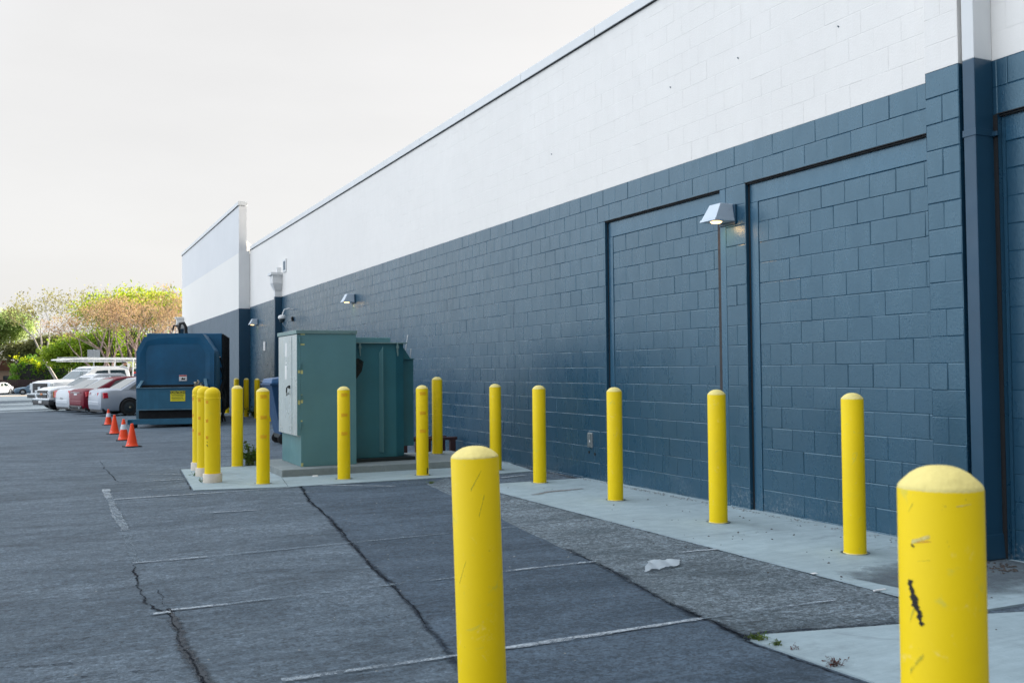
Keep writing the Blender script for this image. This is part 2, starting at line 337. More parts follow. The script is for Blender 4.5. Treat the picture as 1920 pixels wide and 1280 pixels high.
def thing(name, label, cat, loc=(0, 0, 0), rz=0, group=None):
    o = bpy.data.objects.new(name, None); col.objects.link(o); o.location = loc; o.rotation_euler = (0, 0, rz); o.empty_display_size = .2
    o['label'] = label; o['category'] = cat
    if group: o['group'] = group
    return o
def tag(o, label, cat, group=None, kind=None):
    o['label'] = label; o['category'] = cat
    if group: o['group'] = group
    if kind: o['kind'] = kind
    return o
def bx(name, mat, parent, x0, x1, y0, y1, z0, z1, bevel=0, **k): return MB().box(x0, x1, y0, y1, z0, z1).build(name, mat, parent, bevel, **k)
def gz(x, y):      # the lot falls away gently beyond the compactor
    return -.0098 * (min(max(y, 25), 127) - 25) * min(max((5.2 - x) / 2.4, 0), 1)

# ------------------------------------------------------------------ ground
def build_ground():
    xs = [-400, -150, -60, -30, -15, -8, -4, -2, 0, 1, 2, 2.8, 3.6, 4.4, 5.2, 8, 15, 40, 120, 400]
    ys = [-60, -20, 0, 10, 20, 25, 30, 35, 40, 45, 50, 55, 60, 70, 80, 90, 100, 110, 120, 127, 150, 220, 400, 900]
    m = MB(); m.v = [(x, y, gz(x, y)) for y in ys for x in xs]; n = len(xs)
    for j in range(len(ys) - 1):
        for i in range(n - 1): m.f.append((j * n + i, j * n + i + 1, (j + 1) * n + i + 1, (j + 1) * n + i)); m.mi.append(0); m.sm.append(True)
    m.build('ground', M['asphalt'], fix=False, kind='structure')
build_ground()
def sheet(name, pts, z, mat, thick=0, **k):
    m = MB()
    if thick: m.prism(pts, z - thick, z, 'z')
    else: m.add([(x, y, z) for x, y in pts], [tuple(range(len(pts)))])
    return m.build(name, mat, kind='structure', **k)
def jag(pts, step=.12, amp=.012, rnd=random):
    o = []; w_ = 0
    for a, b in zip(pts, pts[1:]):
        a = Vector(a); b = Vector(b); L = (b - a).length; n = max(1, int(L / step)); t = (b - a) / max(L, 1e-6); nn = Vector((-t.y, t.x))
        for i in range(n):
            w_ = .65 * (w_ if o else 0) + rnd.uniform(-amp, amp) * .7; o.append(a + (b - a) * i / n + nn * w_)
    o.append(Vector(pts[-1])); return o
seam1 = [(2.84, 12.17), (2.60, 10.74), (2.49, 9.55), (2.32, 8.25), (2.16, 7.10), (2.07, 6.25), (2.0, 5.63), (1.90, 5.13), (1.82, 4.61), (1.70, 3.6), (1.62, 2.6)]
seam2 = [(4.3, 11.6), (4.05, 9.4), (3.82, 7.59), (3.72, 6.87), (3.67, 6.36), (3.55, 5.64), (3.43, 5.03), (3.39, 4.55), (3.34, 4.13), (3.38, 3.4), (3.42, 2.6)]
j1 = jag(seam1, .1, .014); j2 = jag(seam2, .1, .014)
mid = [tuple(p) for p in j1] + [tuple(p) for p in reversed(j2)] + [(4.76, 12.1)]
sheet('dark_asphalt', mid, .004, M['asphalt_dark'])
cor = [tuple(p) for p in j2 if p.y > 4.1] + [(3.47, 4.16), (4.30, 3.98), (4.79, 3.96), (4.79, 11.2), (4.76, 12.1)]
sheet('coarse_asphalt', cor, .0045, M['asphalt_coarse'])
sheet('concrete_apron', [(4.79, 3.99), (6.42, 3.99), (6.42, 11.14), (4.74, 11.14)], .012, M['concrete'], .1)
sheet('concrete_apron', [(3.33, 4.12), (3.42, 2.6), (3.5, -3), (6.42, -3), (6.42, 3.80), (5.1, 3.855), (4.84, 3.93), (4.26, 3.985), (3.47, 4.165)], .013, M['concrete'], .1)
sheet('concrete_slab', [(1.586, 12.40), (2.68, 12.155), (4.85, 12.17), (5.58, 12.19), (6.15, 12.26), (6.36, 13.5), (6.36, 15.3), (1.76, 15.13)], .012, M['concrete'], .1)
PADH = .108
sheet('raised_concrete_pad', [(2.846, 13.28), (6.0, 13.28), (6.0, 15.0), (2.846, 15.0)], PADH, M['concrete_pad'], .25, bevel=.008)

def ribbon(name, pts, width, mat, z=.009, amp=.01, step=.1, wj=.25, taper=False):
    P = jag(pts, step, amp) if amp else jag(pts, step, 0); n = len(P); m = MB(); uv = []
    L = 0
    for i, p in enumerate(P):
        t = (P[min(i + 1, n - 1)] - P[max(i - 1, 0)]).normalized(); nn = Vector((-t.y, t.x))
        jj = .6 * (jj if i else 0) + random.uniform(-wj, wj) * .8; ww = (width if not isinstance(width, tuple) else width[0] + (width[1] - width[0]) * i / (n - 1)) * (1 + jj)
        if taper and (i in (0, n - 1)): ww *= .2
        a = p + nn * ww / 2; b = p - nn * ww / 2; m.v += [(a.x, a.y, z + gz(a.x, a.y)), (b.x, b.y, z + gz(b.x, b.y))]; uv.append(L); L += .1
    for i in range(n - 1): m.f.append((2 * i + 1, 2 * i, 2 * i + 2, 2 * i + 3)); m.mi.append(0); m.sm.append(False)
    o = m.build(name, mat, fix=False, kind='structure')
    l = o.data.uv_layers.new(name='uv')
    for poly in o.data.polygons:
        for li in poly.loop_indices:
            vi = o.data.loops[li].vertex_index; l.data[li].uv = (uv[vi // 2], vi % 2)
    return o
ribbon('asphalt_crack', seam1[:8], .06, M['crack'], .009, .012, .07, .5)
ribbon('asphalt_crack', seam1[:8], .15, M['damp'], .0085, .012, .07, .4)
ribbon('asphalt_crack', seam1[7:], .17, M['damp'], .009, .02, .07, .4)
ribbon('asphalt_crack', seam2[3:9], (.03, .045), M['crack_thin'], .009, .012, .06, .5)
ribbon('asphalt_crack', seam2[3:9], (.16, .26), M['damp'], .0085, .012, .06, .4)
ribbon('asphalt_crack', [(3.43, 5.03), (3.39, 4.55), (3.34, 4.13)], .16, M['damp'], .0085, .02)
ribbon('asphalt_crack', [(.74, 17.3), (.75, 16.2), (.77, 15.12), (.83, 13.95), (.98, 13.75)], .05, M['crack'], .006, .02, .1, .5)
ribbon('asphalt_crack', [(.57, 7.85), (.55, 7.05), (.54, 6.62), (.57, 6.35)], (.035, .07), M['crack'], .006, .02, .06, .5)
ribbon('asphalt_crack', [(.57, 6.37), (.62, 6.26), (.66, 6.2)], .06, M['crack'], .006, .01, .05, .4)
ribbon('asphalt_crack', [(.66, 6.3), (.66, 5.86), (.65, 5.43), (.66, 5.02), (.67, 4.7), (.70, 4.2), (.72, 3.4)], (.13, .19), M['filler'], .0062, .014, .05, .4)
ribbon('asphalt_crack', [(.655, 6.3), (.65, 5.86), (.63, 5.43), (.65, 5.02), (.66, 4.7), (.69, 4.2), (.72, 3.4)], (.03, .05), M['crack'], .0072, .014, .05, .5)
ribbon('asphalt_crack', [(.64, 6.9), (.65, 6.6), (.66, 6.2)], .03, M['crack_thin'], .006, .015, .05, .4)
ribbon('asphalt_seam', [(-6, 11.4), (-2.5, 12.2), (-.53, 12.95), (-.19, 13.13), (.1, 13.26), (.53, 13.51), (.93, 13.68), (1.34, 13.86), (1.68, 13.96)], .045, M['crack'], .007, .004, .2, .3)
ribbon('asphalt_crack', [(-2, 5.9), (-.22, 5.43), (-.08, 5.39), (.14, 5.35)], .05, M['crack'], .006, .006, .05, .4, True)
ribbon('asphalt_crack', [(-1.2, 5.4), (-.21, 5.21), (.16, 5.09), (.49, 5.05), (.57, 5.02)], .03, M['crack_thin'], .006, .006, .05, .4, True)
ribbon('asphalt_crack', [(.1, 5.8), (.23, 5.84), (.46, 5.89), (.6, 5.94)], .02, M['crack_thin'], .006, .008, .05, .4, True)
ribbon('asphalt_crack', [(1.3, 6.65), (1.75, 6.85), (1.93, 6.84), (2.06, 6.66)], .02, M['crack_thin'], .0095, .01, .05, .4, True)
for y, xa, xb in [(16.9, -1.2, 3.6), (19.2, .2, 4.4), (22.6, -1.4, 3.2), (25.2, -.6, 2.2), (18.0, 2.2, 5.2)]:
    ribbon('asphalt_crack', [(xa, y + random.uniform(-.3, .3)), ((xa + xb) / 2, y + random.uniform(-.2, .2)), (xb, y + .3)], .06, M['crack_thin'], .006, .05, .3, .5, True)
ribbon('slab_joint', [(2.835, 13.27), (2.68, 12.16)], .022, M['crack_thin'], .0165, .002, .1, .2)
ribbon('slab_joint', [(5.35, 5.66), (5.62, 5.64), (6.35, 5.66)], .014, M['crack_thin'], .0165, .006, .08, .4)
ribbon('slab_joint', [(4.8, 8.42), (6.35, 8.42)], .012, M['crack_thin'], .0165, .001, .3, .2)
ribbon('apron_edge', [(4.725, 11.1), (4.768, 3.99)], .05, M['crack'], .0064, .008, .07, .6)
ribbon('apron_edge', [(3.305, 4.14), (3.385, 2.6), (3.47, -1)], .06, M['crack'], .0064, .008, .07, .6)
ribbon('apron_edge', [(3.33, 4.19), (3.47, 4.22), (4.26, 4.04), (4.84, 3.98)], .10, M['damp'], .0064, .01, .07, .5)
ribbon('slab_edge', [(1.57, 12.37), (2.68, 12.12), (4.85, 12.13), (5.58, 12.15), (6.15, 12.22)], .06, M['crack'], .0064, .01, .08, .6)
ribbon('slab_edge', [(1.56, 12.4), (1.735, 15.1)], .05, M['crack'], .0064, .01, .08, .6)
ribbon('wall_foot_dirt', [(6.27, 11.15), (6.27, 34)], .22, M['damp'], .0058, .02, .2, .4)
# worn parking lines
ribbon('painted_line', [(.98, 4.59), (2.29, 4.58), (3.36, 4.60)], .075, M['paint_worn'], .0105, .004)
ribbon('painted_line', [(2.1, 4.585), (3.38, 4.60)], .06, M['paint_strong'], .0112, .004)
ribbon('painted_line', [(3.38, 4.60), (4.35, 4.58)], .07, M['paint_faint'], .0105, .006)
ribbon('painted_line', [(4.0, 4.595), (4.36, 4.58)], .05, M['paint_worn'], .011, .006)
ribbon('painted_line', [(.67, 6.25), (1.0, 6.24)], .075, M['paint_strong'], .0105, .004)
ribbon('painted_line', [(.56, 6.2), (.66, 6.2)], .07, M['paint_strong'], .0105, .003, .03)
ribbon('painted_line', [(1.0, 6.24), (2.12, 6.29), (2.52, 6.28)], .075, M['paint_faint'], .0105, .004)
ribbon('painted_line', [(2.52, 6.28), (3.17, 6.32), (3.69, 6.31)], .07, M['paint_worn'], .0105, .004)
ribbon('painted_line', [(4.37, 6.32), (4.77, 6.28)], .09, M['paint_worn'], .0105, .004)
ribbon('painted_line', [(4.5, 6.31), (4.76, 6.28)], .06, M['paint_strong'], .011, .004)
ribbon('painted_line', [(.57, 7.92), (1.11, 7.91)], .075, M['paint_worn'], .0105, .004)
ribbon('painted_line', [(1.11, 7.91), (2.5, 7.97), (3.3, 8.0)], .075, M['paint_faint'], .0105, .004)
ribbon('painted_line', [(3.3, 8.0), (3.94, 8.04), (4.7, 8.02)], .08, M['paint_faint'], .0105, .004)
ribbon('painted_line', [(.66, 11.99), (1.16, 12.02), (1.83, 12.03)], .08, M['paint_strong'], .0105, .004)
ribbon('painted_line', [(1.83, 12.03), (2.69, 12.08)], .09, M['paint_worn'], .0108, .004)
ribbon('painted_line', [(1.49, 10.36), (1.95, 10.31)], .08, M['paint_worn'], .0105, .004)
ribbon('painted_line', [(1.95, 10.31), (2.5, 10.3)], .08, M['paint_faint'], .0105, .004)
ribbon('painted_line', [(3.10, 12.10), (3.45, 11.88), (3.88, 11.55)], .08, M['paint_strong'], .0108, .004)
ribbon('painted_line', [(2.67, 11.55), (2.90, 11.49)], .09, M['paint_worn'], .0108, .004)
ribbon('painted_line', [(3.9, 11.75), (4.8, 11.78), (5.5, 11.78)], .09, M['paint_faint'], .0108, .004)
ribbon('painted_line', [(5.40, 11.74), (5.84, 11.86)], .11, M['paint_strong'], .0112, .003)
ribbon('painted_line', [(1.28, 14.74), (1.67, 14.45)], .09, M['paint_worn'], .0075, .004)
ribbon('painted_line', [(1.13, 13.77), (1.68, 13.81)], .14, M['paint_worn'], .0085, .004)
ribbon('painted_line', [(.9, 12.75), (1.5, 12.92)], .08, M['paint_faint'], .0075, .004)
ribbon('painted_line', [(.54, 14.6), (.62, 14.62)], .2, M['paint_worn'], .0075, .004)
ribbon('painted_line', [(.63, 13.1), (.62, 12.2)], .13, M['paint_strong'], .0078, .01)
ribbon('painted_line', [(.63, 12.2), (.62, 11.39), (.62, 10.33), (.63, 9.6)], .13, M['paint_worn'], .0075, .01)
ribbon('painted_line', [(.63, 12.9), (.62, 9.9)], .12, M['paint_faint'], .008, .01)
ribbon('painted_line', [(.62, 9.4), (.60, 7.9)], .12, M['paint_faint'], .0075, .01)
for a, b in [((-1.5, 20.5), (1.4, 24)), ((2.6, 18.5), (4.2, 21.5)), ((2.2, 21.0), (3.4, 22.4))]:
    ribbon('painted_line', [a, b], .10, M['paint_faint'], .0075, .01)
ribbon('grime_stain', [(4.95, 4.62), (5.4, 4.66), (5.9, 4.7), (6.34, 4.65)], 1.5, M['soot'], .0166, .03, .2, .1)
ribbon('rust_stain', [(4.95, 9.9), (5.3, 10.08), (5.75, 10.15)], .30, M['rust'], .0168, .02)
# sunlit pavement strip across the street and its kerb
MB().box(-60, 20, 112, 119, -1.6, -.86).build('far_sidewalk', M_conc('beige_concrete', (.34, .29, .24), .2, 3), kind='structure')

# ------------------------------------------------------------------ block walls
def blocks(m, X, ya, yb, za, zb, phase=0., bw=.2925, bh=.205, z0=.023, jd=.0030, mi=0, seed=1, sgn=-1, half=True):
    rnd = random.Random(seed); tk = 1 if jd > .002 else .35
    k0 = math.floor((za - z0) / bh + 1e-6); k1 = math.ceil((zb - z0) / bh - 1e-6)
    S = sgn
    m.add([(X - S * (jd + .001), ya, za), (X - S * (jd + .001), yb, za), (X - S * (jd + .001), yb, zb), (X - S * (jd + .001), ya, zb)], [(0, 1, 2, 3)], mi)
    for k in range(k0, k1):
        c0 = max(za, z0 + k * bh); c1 = min(zb, z0 + (k + 1) * bh)
        if c1 - c0 < .012: continue
        off = phase + (bw / 2 if (k % 2 and half) else 0)
        i0 = math.floor((ya - off) / bw + 1e-6); i1 = math.ceil((yb - off) / bw - 1e-6)
        dzt = rnd.uniform(-.0015, .0015)
        for i in range(i0, i1):
            a = max(ya, off + i * bw + rnd.uniform(-.003, .003)); b = min(yb, off + (i + 1) * bw + rnd.uniform(-.003, .003))
            if b - a < .02: continue
            g = .0004; ev = rnd.uniform(.004, .009)
            xf = X + S * tk * rnd.uniform(-.0004, .0016); tl = tk * rnd.uniform(-.0011, .0011); tv = tk * rnd.uniform(-.0011, .0011)
            dl = jd * rnd.choice((.15, .5, .9, 1)); dr = jd * rnd.choice((.15, .5, .9, 1)); dt = jd * rnd.uniform(.55, 1); db = jd * rnd.uniform(.55, 1)
            o = [(a + g, c0 + g, max(dl, db)), (b - g, c0 + g, max(dr, db)), (b - g, c1 - g, max(dr, dt)), (a + g, c1 - g, max(dl, dt))]
            n = [(a + g + ev, c0 + g + ev), (b - g - ev, c0 + g + ev), (b - g - ev, c1 - g - ev), (a + g + ev, c1 - g - ev)]
            vs = [(X - S * q, y, z) for y, z, q in o]
            vs += [(xf + tl * (1 if idx in (1, 2) else -1) + tv * (1 if idx > 1 else -1), y, z) for idx, (y, z) in enumerate(n)]
            m.add(vs, [(4, 5, 6, 7), (0, 1, 5, 4), (1, 2, 6, 5), (2, 3, 7, 6), (3, 0, 4, 7)], mi)

WX = 6.36; PX_ = 6.16; ZP = 3.713; ZL = 3.303; YE = 34.84
store = thing('store_building', 'long block-walled store building, slate below and white above, lining the right side', 'building', (0, 0, 0))
m = MB()
ph = 5.799
blocks(m, WX, 10.59, YE, -.02, ZL, ph, seed=2); blocks(m, WX, 7.83, 8.15, -.02, ZL, 7.985, bw=.33, seed=3)
blocks(m, WX, 5.40, YE, ZL, ZP, ph, seed=4)
blocks(m, WX, 4.92, 5.09, -.02, ZP, 4.92, bw=.30, seed=5); blocks(m, WX, -9, 4.92, ZL, ZP, 4.69, seed=6)
blocks(m, WX, -9, 1.7, -.02, ZL, 4.69, seed=7)
m.build('lower_wall', M['slate'], store, fix=False)
m = MB(); blocks(m, WX, -9, 5.09, ZP, 5.76, 4.69, jd=.0007, seed=8); blocks(m, WX, 5.40, YE, ZP, 5.76, ph, jd=.0007, seed=9)
m.build('upper_wall', M['white_block'], store, fix=False)
# bulk of the building behind the skins (roof deck below the parapet)
m = MB(); m.box(WX + .06, 46, -9, YE - .01, -.3, 5.0); m.box(WX + .012, WX + .25, 4.95, YE - .005, ZL + .03, 5.75); m.box(WX + .012, WX + .25, -9, 4.95, ZL + .03, 5.75)
m.build('core', M['white_block'], store)
# pilaster of alternate one- and two-block courses
def pilaster(za, zb, mat, jd, nm):
    m = MB(); bh = .205; k = 0; z = za
    kk = round((za - .023) / bh)
    while z < zb - .01:
        z1 = min(zb, .023 + (kk + 1) * bh)
        if kk % 2: blocks(m, PX_, 5.09, 5.40, z, z1, 5.09, bw=.31, jd=jd, seed=kk + 40, half=False)
        else: blocks(m, PX_, 5.09, 5.40, z, z1, 5.09, bw=.155, jd=jd, seed=kk + 40, half=False)
        z = z1; kk += 1
    for y in (5.092, 5.398): m.add([(PX_ + .003, y, za), (WX + .02, y, za), (WX + .02, y, zb), (PX_ + .003, y, zb)], [(0, 1, 2, 3)])
    return m.build(nm, mat, store, fix=False)
pilaster(-.02, ZP, M['slate'], .004, 'pilaster'); pilaster(ZP, 5.76, M['white_block'], .0007, 'pilaster')
# bricked-up doorways
def infill(nm, ya, yb, sa, sb, seed, right_gap=False, lab=None):
    """opening ya..yb ; smooth margins of width sa (near) and sb (far)"""
    X = WX + .05
    e = bpy.data.objects.new(nm, None); col.objects.link(e); e.parent = store
    m = MB(); blocks(m, X, ya + sa, yb - sb, -.02, 3.115, yb - sb - .292, seed=seed, jd=.0034); m.build('block_panel', M['slate'], e, fix=False)
    m = MB(); m.box(X - .006, X + .04, ya, yb, 3.10, ZL - .016)
    if sb: m.box(X - .008, X + .04, yb - sb, yb, -.02, 3.10)
    m.build('plaster_margin', M['slate_smooth'], e, bevel=.004)
    m = MB(); m.box(WX + .001, X + .04, yb - .001, yb + .02, -.02, ZL); m.box(WX + .001, X + .04, ya, yb, ZL - .001, ZL + .03)
    m.build('reveal', M['slate'], e)
    m = MB(); m.box(WX - .003, WX + .012, ya - .0, yb + .012, ZL - .001, ZL + .007); m.box(WX + .014, X - .008, ya, yb, ZL - .015, ZL - .003); m.build('lintel_joint', M['gap_and_shade'], e)
    m = MB(); m.box(X - .012, X - .001, yb - (.022 if sb > .05 else .03), yb - .003, -.02, ZL - .02); m.build('side_joint', M['gap_and_shade'] if sb > .05 else M['slate'], e)
    if right_gap:
        m = MB(); m.box(WX - .002, X + .04, ya - .10, ya - .006, -.02, ZL - .002); m.build('door_jamb', M['slate_smooth'], e, bevel=.004)
        m = MB(); m.box(WX + .015, X + .02, ya - .005, ya + .055, -.02, 3.1); m.build('caulk_joint', M['caulk'], e)
    return e
infill('bricked_up_doorway', 8.25, 10.59, .055, .12, 21, True)
infill('bricked_up_doorway', 5.40, 7.83, 0, .14, 22)
infill('bricked_up_doorway', 1.7, 4.92, .0, .02, 23)
# vertical control joints
for yj, z0_ in ((13.3, 0), (18.6, 1.0)): bx('control_joint', M['slate_metal'], store, WX - .0015, WX + .003, yj, yj + .01, z0_, ZP - .01)
# coping
m = MB()
y = -9
for yy in [-7, -4.8, -2.6, -.45, 1.75, 3.93, 6.1, 8.4, 10.74, 12.92, 15.1, 17.3, 19.5, 21.7, 23.9, 26.1, 28.3, 30.5, 32.7, YE]:
    m.box(WX - .03, WX + .32, y + .004, yy - .004, 5.72, 5.855); y = yy
m.build('coping', M['white_metal'], store, bevel=.006)
m = MB(); m.box(WX - .022, WX + .1, -9, YE, 5.708, 5.7195); m.build('coping_shadow_gap', M['gap_and_shade'], store)
# small holes, nail pocks
for (y, z) in [(11.05, .355), (10.90, .34)]: MB().lathe([(.018, -.004), (.018, .004)], 10, (WX - .003, y, z), axis='x').build('anchor_hole', M['gap_and_shade'], store)
for (y, z) in [(6.5, 4.47), (7.9, 4.6), (9.1, 4.62), (12.0, 4.45), (14.4, .75)]: MB().tube([(WX + .002, y, z), (WX - .012, y + .004, z + .012)], .006, 6).build('nail', M['stucco_slate'], store)

def downspout(nm, xf, yn, yf, x1, zjoint, boot=True, head=None, zt=5.76):
    e = bpy.data.objects.new(nm, None); col.objects.link(e); e.parent = store
    bx('lower_pipe', M['slate_metal'], e, xf, x1, yn, yf, .12, ZP, .006)
    bx('painted_shade_strip', M['gap_and_shade'], e, x1 - .004, x1 + .001, yn - .035, yn, .02, ZL)  # near-black strip paints the shade on the wall beside the pipe
    bx('upper_pipe', M['white_metal'], e, xf, x1, yn, yf, ZP, zt, .006)
    if zjoint:
        m = MB(); m.box(xf - .006, x1, yn - .006, yf + .006, zjoint - .05, zjoint); m.build('pipe_collar', M['slate_metal'], e, bevel=.002)
        m = MB(); m.box(x1 - .03, x1 - .003, yn - .05, yf + .06, zjoint - .05, zjoint - .015); m.build('wall_strap', M['slate_metal'], e, bevel=.003)
    if boot:
        m = MB(); m.hexa([(xf - .02, yn - .02, .02), (x1, yn - .02, .02), (x1, yf + .02, .02), (xf - .02, yf + .02, .02), (xf - .008, yn - .008, .2), (x1, yn - .008, .2), (x1, yf + .008, .2), (xf - .008, yf + .008, .2)])
        m.build('boot', M['slate_metal'], e, bevel=.004)
    return e
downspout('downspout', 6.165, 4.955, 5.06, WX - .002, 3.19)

# middle downspout with its collector head
def head_spout(x, y, zh, wy=.16):
    e = bpy.data.objects.new('downspout', None); col.objects.link(e); e.parent = store
    bx('lower_pipe', M['slate_metal'], e, x - .20, x - .002, y - wy / 2, y + wy / 2, .1, ZP, .005)
    bx('upper_pipe', M['white_metal'], e, x - .20, x - .002, y - wy / 2, y + wy / 2, ZP, zh - .52, .005)
    m = MB(); a = .10; b = .20
    m.hexa([(x - .20, y - a, zh - .52), (x - .003, y - a, zh - .52), (x - .003, y + a, zh - .52), (x - .20, y + a, zh - .52),
            (x - .29, y - b, zh - .30), (x - .003, y - b, zh - .30), (x - .003, y + b, zh - .30), (x - .29, y + b, zh - .30)])
    m.box(x - .29, x - .003, y - b, y + b, zh - .30, zh - .06); m.box(x - .35, x - .003, y - b - .05, y + b + .05, zh - .06, zh + .02)
    m.build('collector_head', M['white_metal'], e, bevel=.004)
    return e
head_spout(WX, 29.75, 4.42)
m = MB(); m.box(WX - .03, WX, 28.95, 29.35, 4.42, 4.80); m.build('scupper_opening', M['white_metal'], store, bevel=.005)
m = MB(); m.box(WX - .032, WX - .028, 29.02, 29.28, 4.48, 4.74); m.build('scupper_hole', M['stucco_slate'], store)
m = MB(); m.box(WX - .12, WX, 29.75, 29.85, 4.44, 4.62); m.build('scupper_spout', M['white_metal'], store)

# taller far section
tall = thing('tall_store_wing', 'taller stucco end wing of the store with white parapet, past the corner bollards', 'building', (5.98, YE, 0))
def tb(nm, mat, *a, **k): return bx(nm, mat, tall, *a, **k)
tb('lower_wall', M['stucco_slate'], 0, 40, 0, 16.3, -.6, 3.66); tb('middle_wall', M['stucco_white'], .004, 40, .003, 16.3, 3.66, 5.62)
tb('parapet_wall', M['stucco_grey'], .006, .27, .005, 16.3, 5.62, 7.30); tb('parapet_return', M['stucco_grey'], .28, .30, 16.0, 16.29, 5.62, 7.30)
tb('end_parapet_wall', M['stucco_grey'], .31, 40, 16.02, 16.28, 5.62, 7.28)
tb('coping', M['white_metal'], -.03, .31, -.02, 16.33, 7.30, 7.44, .006); tb('coping_shadow_gap', M['gap_and_shade'], -.02, .2, 0, 16.3, 7.285, 7.299)
tb('corner_trim', M['slate_metal'], -.006, .37, -.012, .02, -.05, 3.665); tb('corner_trim', M['white_metal'], -.006, .37, -.012, .02, 3.665, 5.70)
MB().prism([(.30, 5.6), (.95, 5.6), (.30, 6.15)], .4, .46, 'y').build('parapet_brace', M['stucco_white'], tall)
m = MB(); m.box(.6, 1.4, 13.6, 15.2, 7.2, 7.72); m.box(.5, 1.5, 13.5, 15.3, 7.72, 7.8); m.build('roof_unit', M['white_metal'], tall, bevel=.02)
e = bpy.data.objects.new('downspout', None); col.objects.link(e); e.parent = tall; e.location = (0, 15.75, 0)
bx('lower_pipe', M['slate_metal'], e, -.22, -.002, -.1, .1, -.1, 3.66, .005)
m = MB(); m.hexa([(-.2, -.1, 3.6), (0, -.1, 3.6), (0, .1, 3.6), (-.2, .1, 3.6), (-.32, -.2, 3.85), (0, -.2, 3.85), (0, .2, 3.85), (-.32, .2, 3.85)]); m.box(-.32, 0, -.2, .2, 3.85, 4.1); m.box(-.38, 0, -.25, .25, 4.1, 4.18)
m.build('collector_head', M['white_metal'], e, bevel=.004)
tag(MB().box(5.95, 5.978, 37.0, 37.28, 2.1, 2.6).build('wall_sign', M['white'], bevel=.004), 'narrow white notice on the tall stucco wing left of its corner', 'sign')
tag(MB().box(6.33, 6.357, 32.05, 32.34, 2.13, 2.42).build('wall_sign', M['white'], bevel=.004), 'small white notice on the block wall behind the far bollards', 'sign')
for (x, y, s, lab) in [(5.98, 47.6, 1.0, 'black gooseneck pipe on the tall wing above the compactor'), (5.98, 50.2, .7, 'small black fitting under the collector head at the wing end')]:
    m = MB(); m.tube([(x, y, 3.0), (x - .22, y, 3.05), (x - .24, y, 3.55 * 1), (x - .34, y, 3.75), (x - .5, y, 3.72), (x - .55, y, 3.5)], .075 * s, 10); m.box(x - .05, x, y - .12, y + .12, 2.9, 3.15)
    tag(m.build('gooseneck_pipe', M['black']), lab, 'pipe')

# wall lamps -------------------------------------------------------------
def wall_lamp(y, z, label, s=1.0, power=3.0):
    t = thing('wall_lamp', label, 'wall lamp', (WX, y, z), 0, 'wall lamps on the slate block wall')
    w0, w1, d0, d1, h = .092 * s, .125 * s, .17 * s, .262 * s, .17 * s
    m = MB(); m.hexa([(-d1, -w1, 0), (0, -w1 * .96, 0), (0, w1 * .96, 0), (-d1, w1, 0), (-d0, -w0, h), (0, -w0, h), (0, w0, h), (-d0, w0, h)])
    m.build('hood', M['lamp_body'], t, bevel=.006)
    m = MB(); m.hexa([(-d1 - .008, -w1 - .006, -.014), (0, -w1 - .002, -.014), (0, w1 + .002, -.014), (-d1 - .008, w1 + .006, -.014), (-d1, -w1 - .003, .012), (0, -w1, .012), (0, w1, .012), (-d1, w1 + .003, .012)]); m.build('rim', M['lamp_body'], t, bevel=.003)
    bx('wall_plate', M['slate_metal'], t, -.02, -.003, -w1 - .01, w1 + .01, -.045, h - .01, .004)
    MB().lathe([(.062 * s, -.0145), (.045 * s, -.028)], 20, (-d1 * .60, 0, 0)).build('lens', M['glow'], t)
    L = bpy.data.lights.new('lamp_light', 'SPOT'); lo = bpy.data.objects.new('lamp_light', L); col.objects.link(lo); lo.parent = t
    lo.location = (-d1 * .6, 0, -.05); L.spot_size = R(150); L.spot_blend = .8; L.energy = power; L.color = (1, .50, .16); L.shadow_soft_size = .04
    lo.rotation_euler = (0, R(-28), 0)
    return t
wall_lamp(8.105, 2.955, 'nearest pale wedge wall lamp, between the two bricked-up doorways', 1.0, 1.5)
wall_lamp(21.9, 3.04, 'pale wedge wall lamp high above the teal transformer', 1.05, 1.6)
wall_lamp(33.5, 3.05, 'small farthest wedge wall lamp beside the dark wing corner', 1.05, 1.6)

t = thing('security_camera', 'white dome security camera on a curved arm on the block wall', 'camera', (WX, 28.1, 3.0))
MB().tube([(0, 0, .22), (-.12, 0, .26), (-.26, 0, .22), (-.32, 0, .06)], .018, 8).build('arm', M['white'], t)
MB().lathe([(.11, 0), (.12, .04), (.10, .09), (.03, .11)], 18, (-.32, 0, -.04)).build('housing', M['white'], t)
MB().lathe([(.02, -.11), (.07, -.08), (.085, 0)], 18, (-.32, 0, -.045)).build('dome', M_glass('smoked_dome'), t)
MB().tube([(-.28, 0, -.05), (-.30, 0, -.2), (-.22, 0, -.28), (-.14, 0, -.1), (0, 0, -.04)], .009, 6).build('cable', M['white'], t)
bx('wall_box', M['black'], t, -.06, 0, -.05, .05, -.1, .02, .004)

t = thing('outlet_box', 'weathered metal outlet cover low on the wall between two bollards', 'outlet', (WX, 11.0, .42))
bx('frame', M['alu'], t, -.022, 0, -.055, .055, 0, .19, .004); bx('flap', M_plain('corroded_cover', (.16, .19, .2), .6, .3, .3, 40), t, -.034, -.022, -.043, .043, .012, .178, .004)
bx('latch', M['white'], t, -.042, -.034, -.036, -.022, .07, .095)

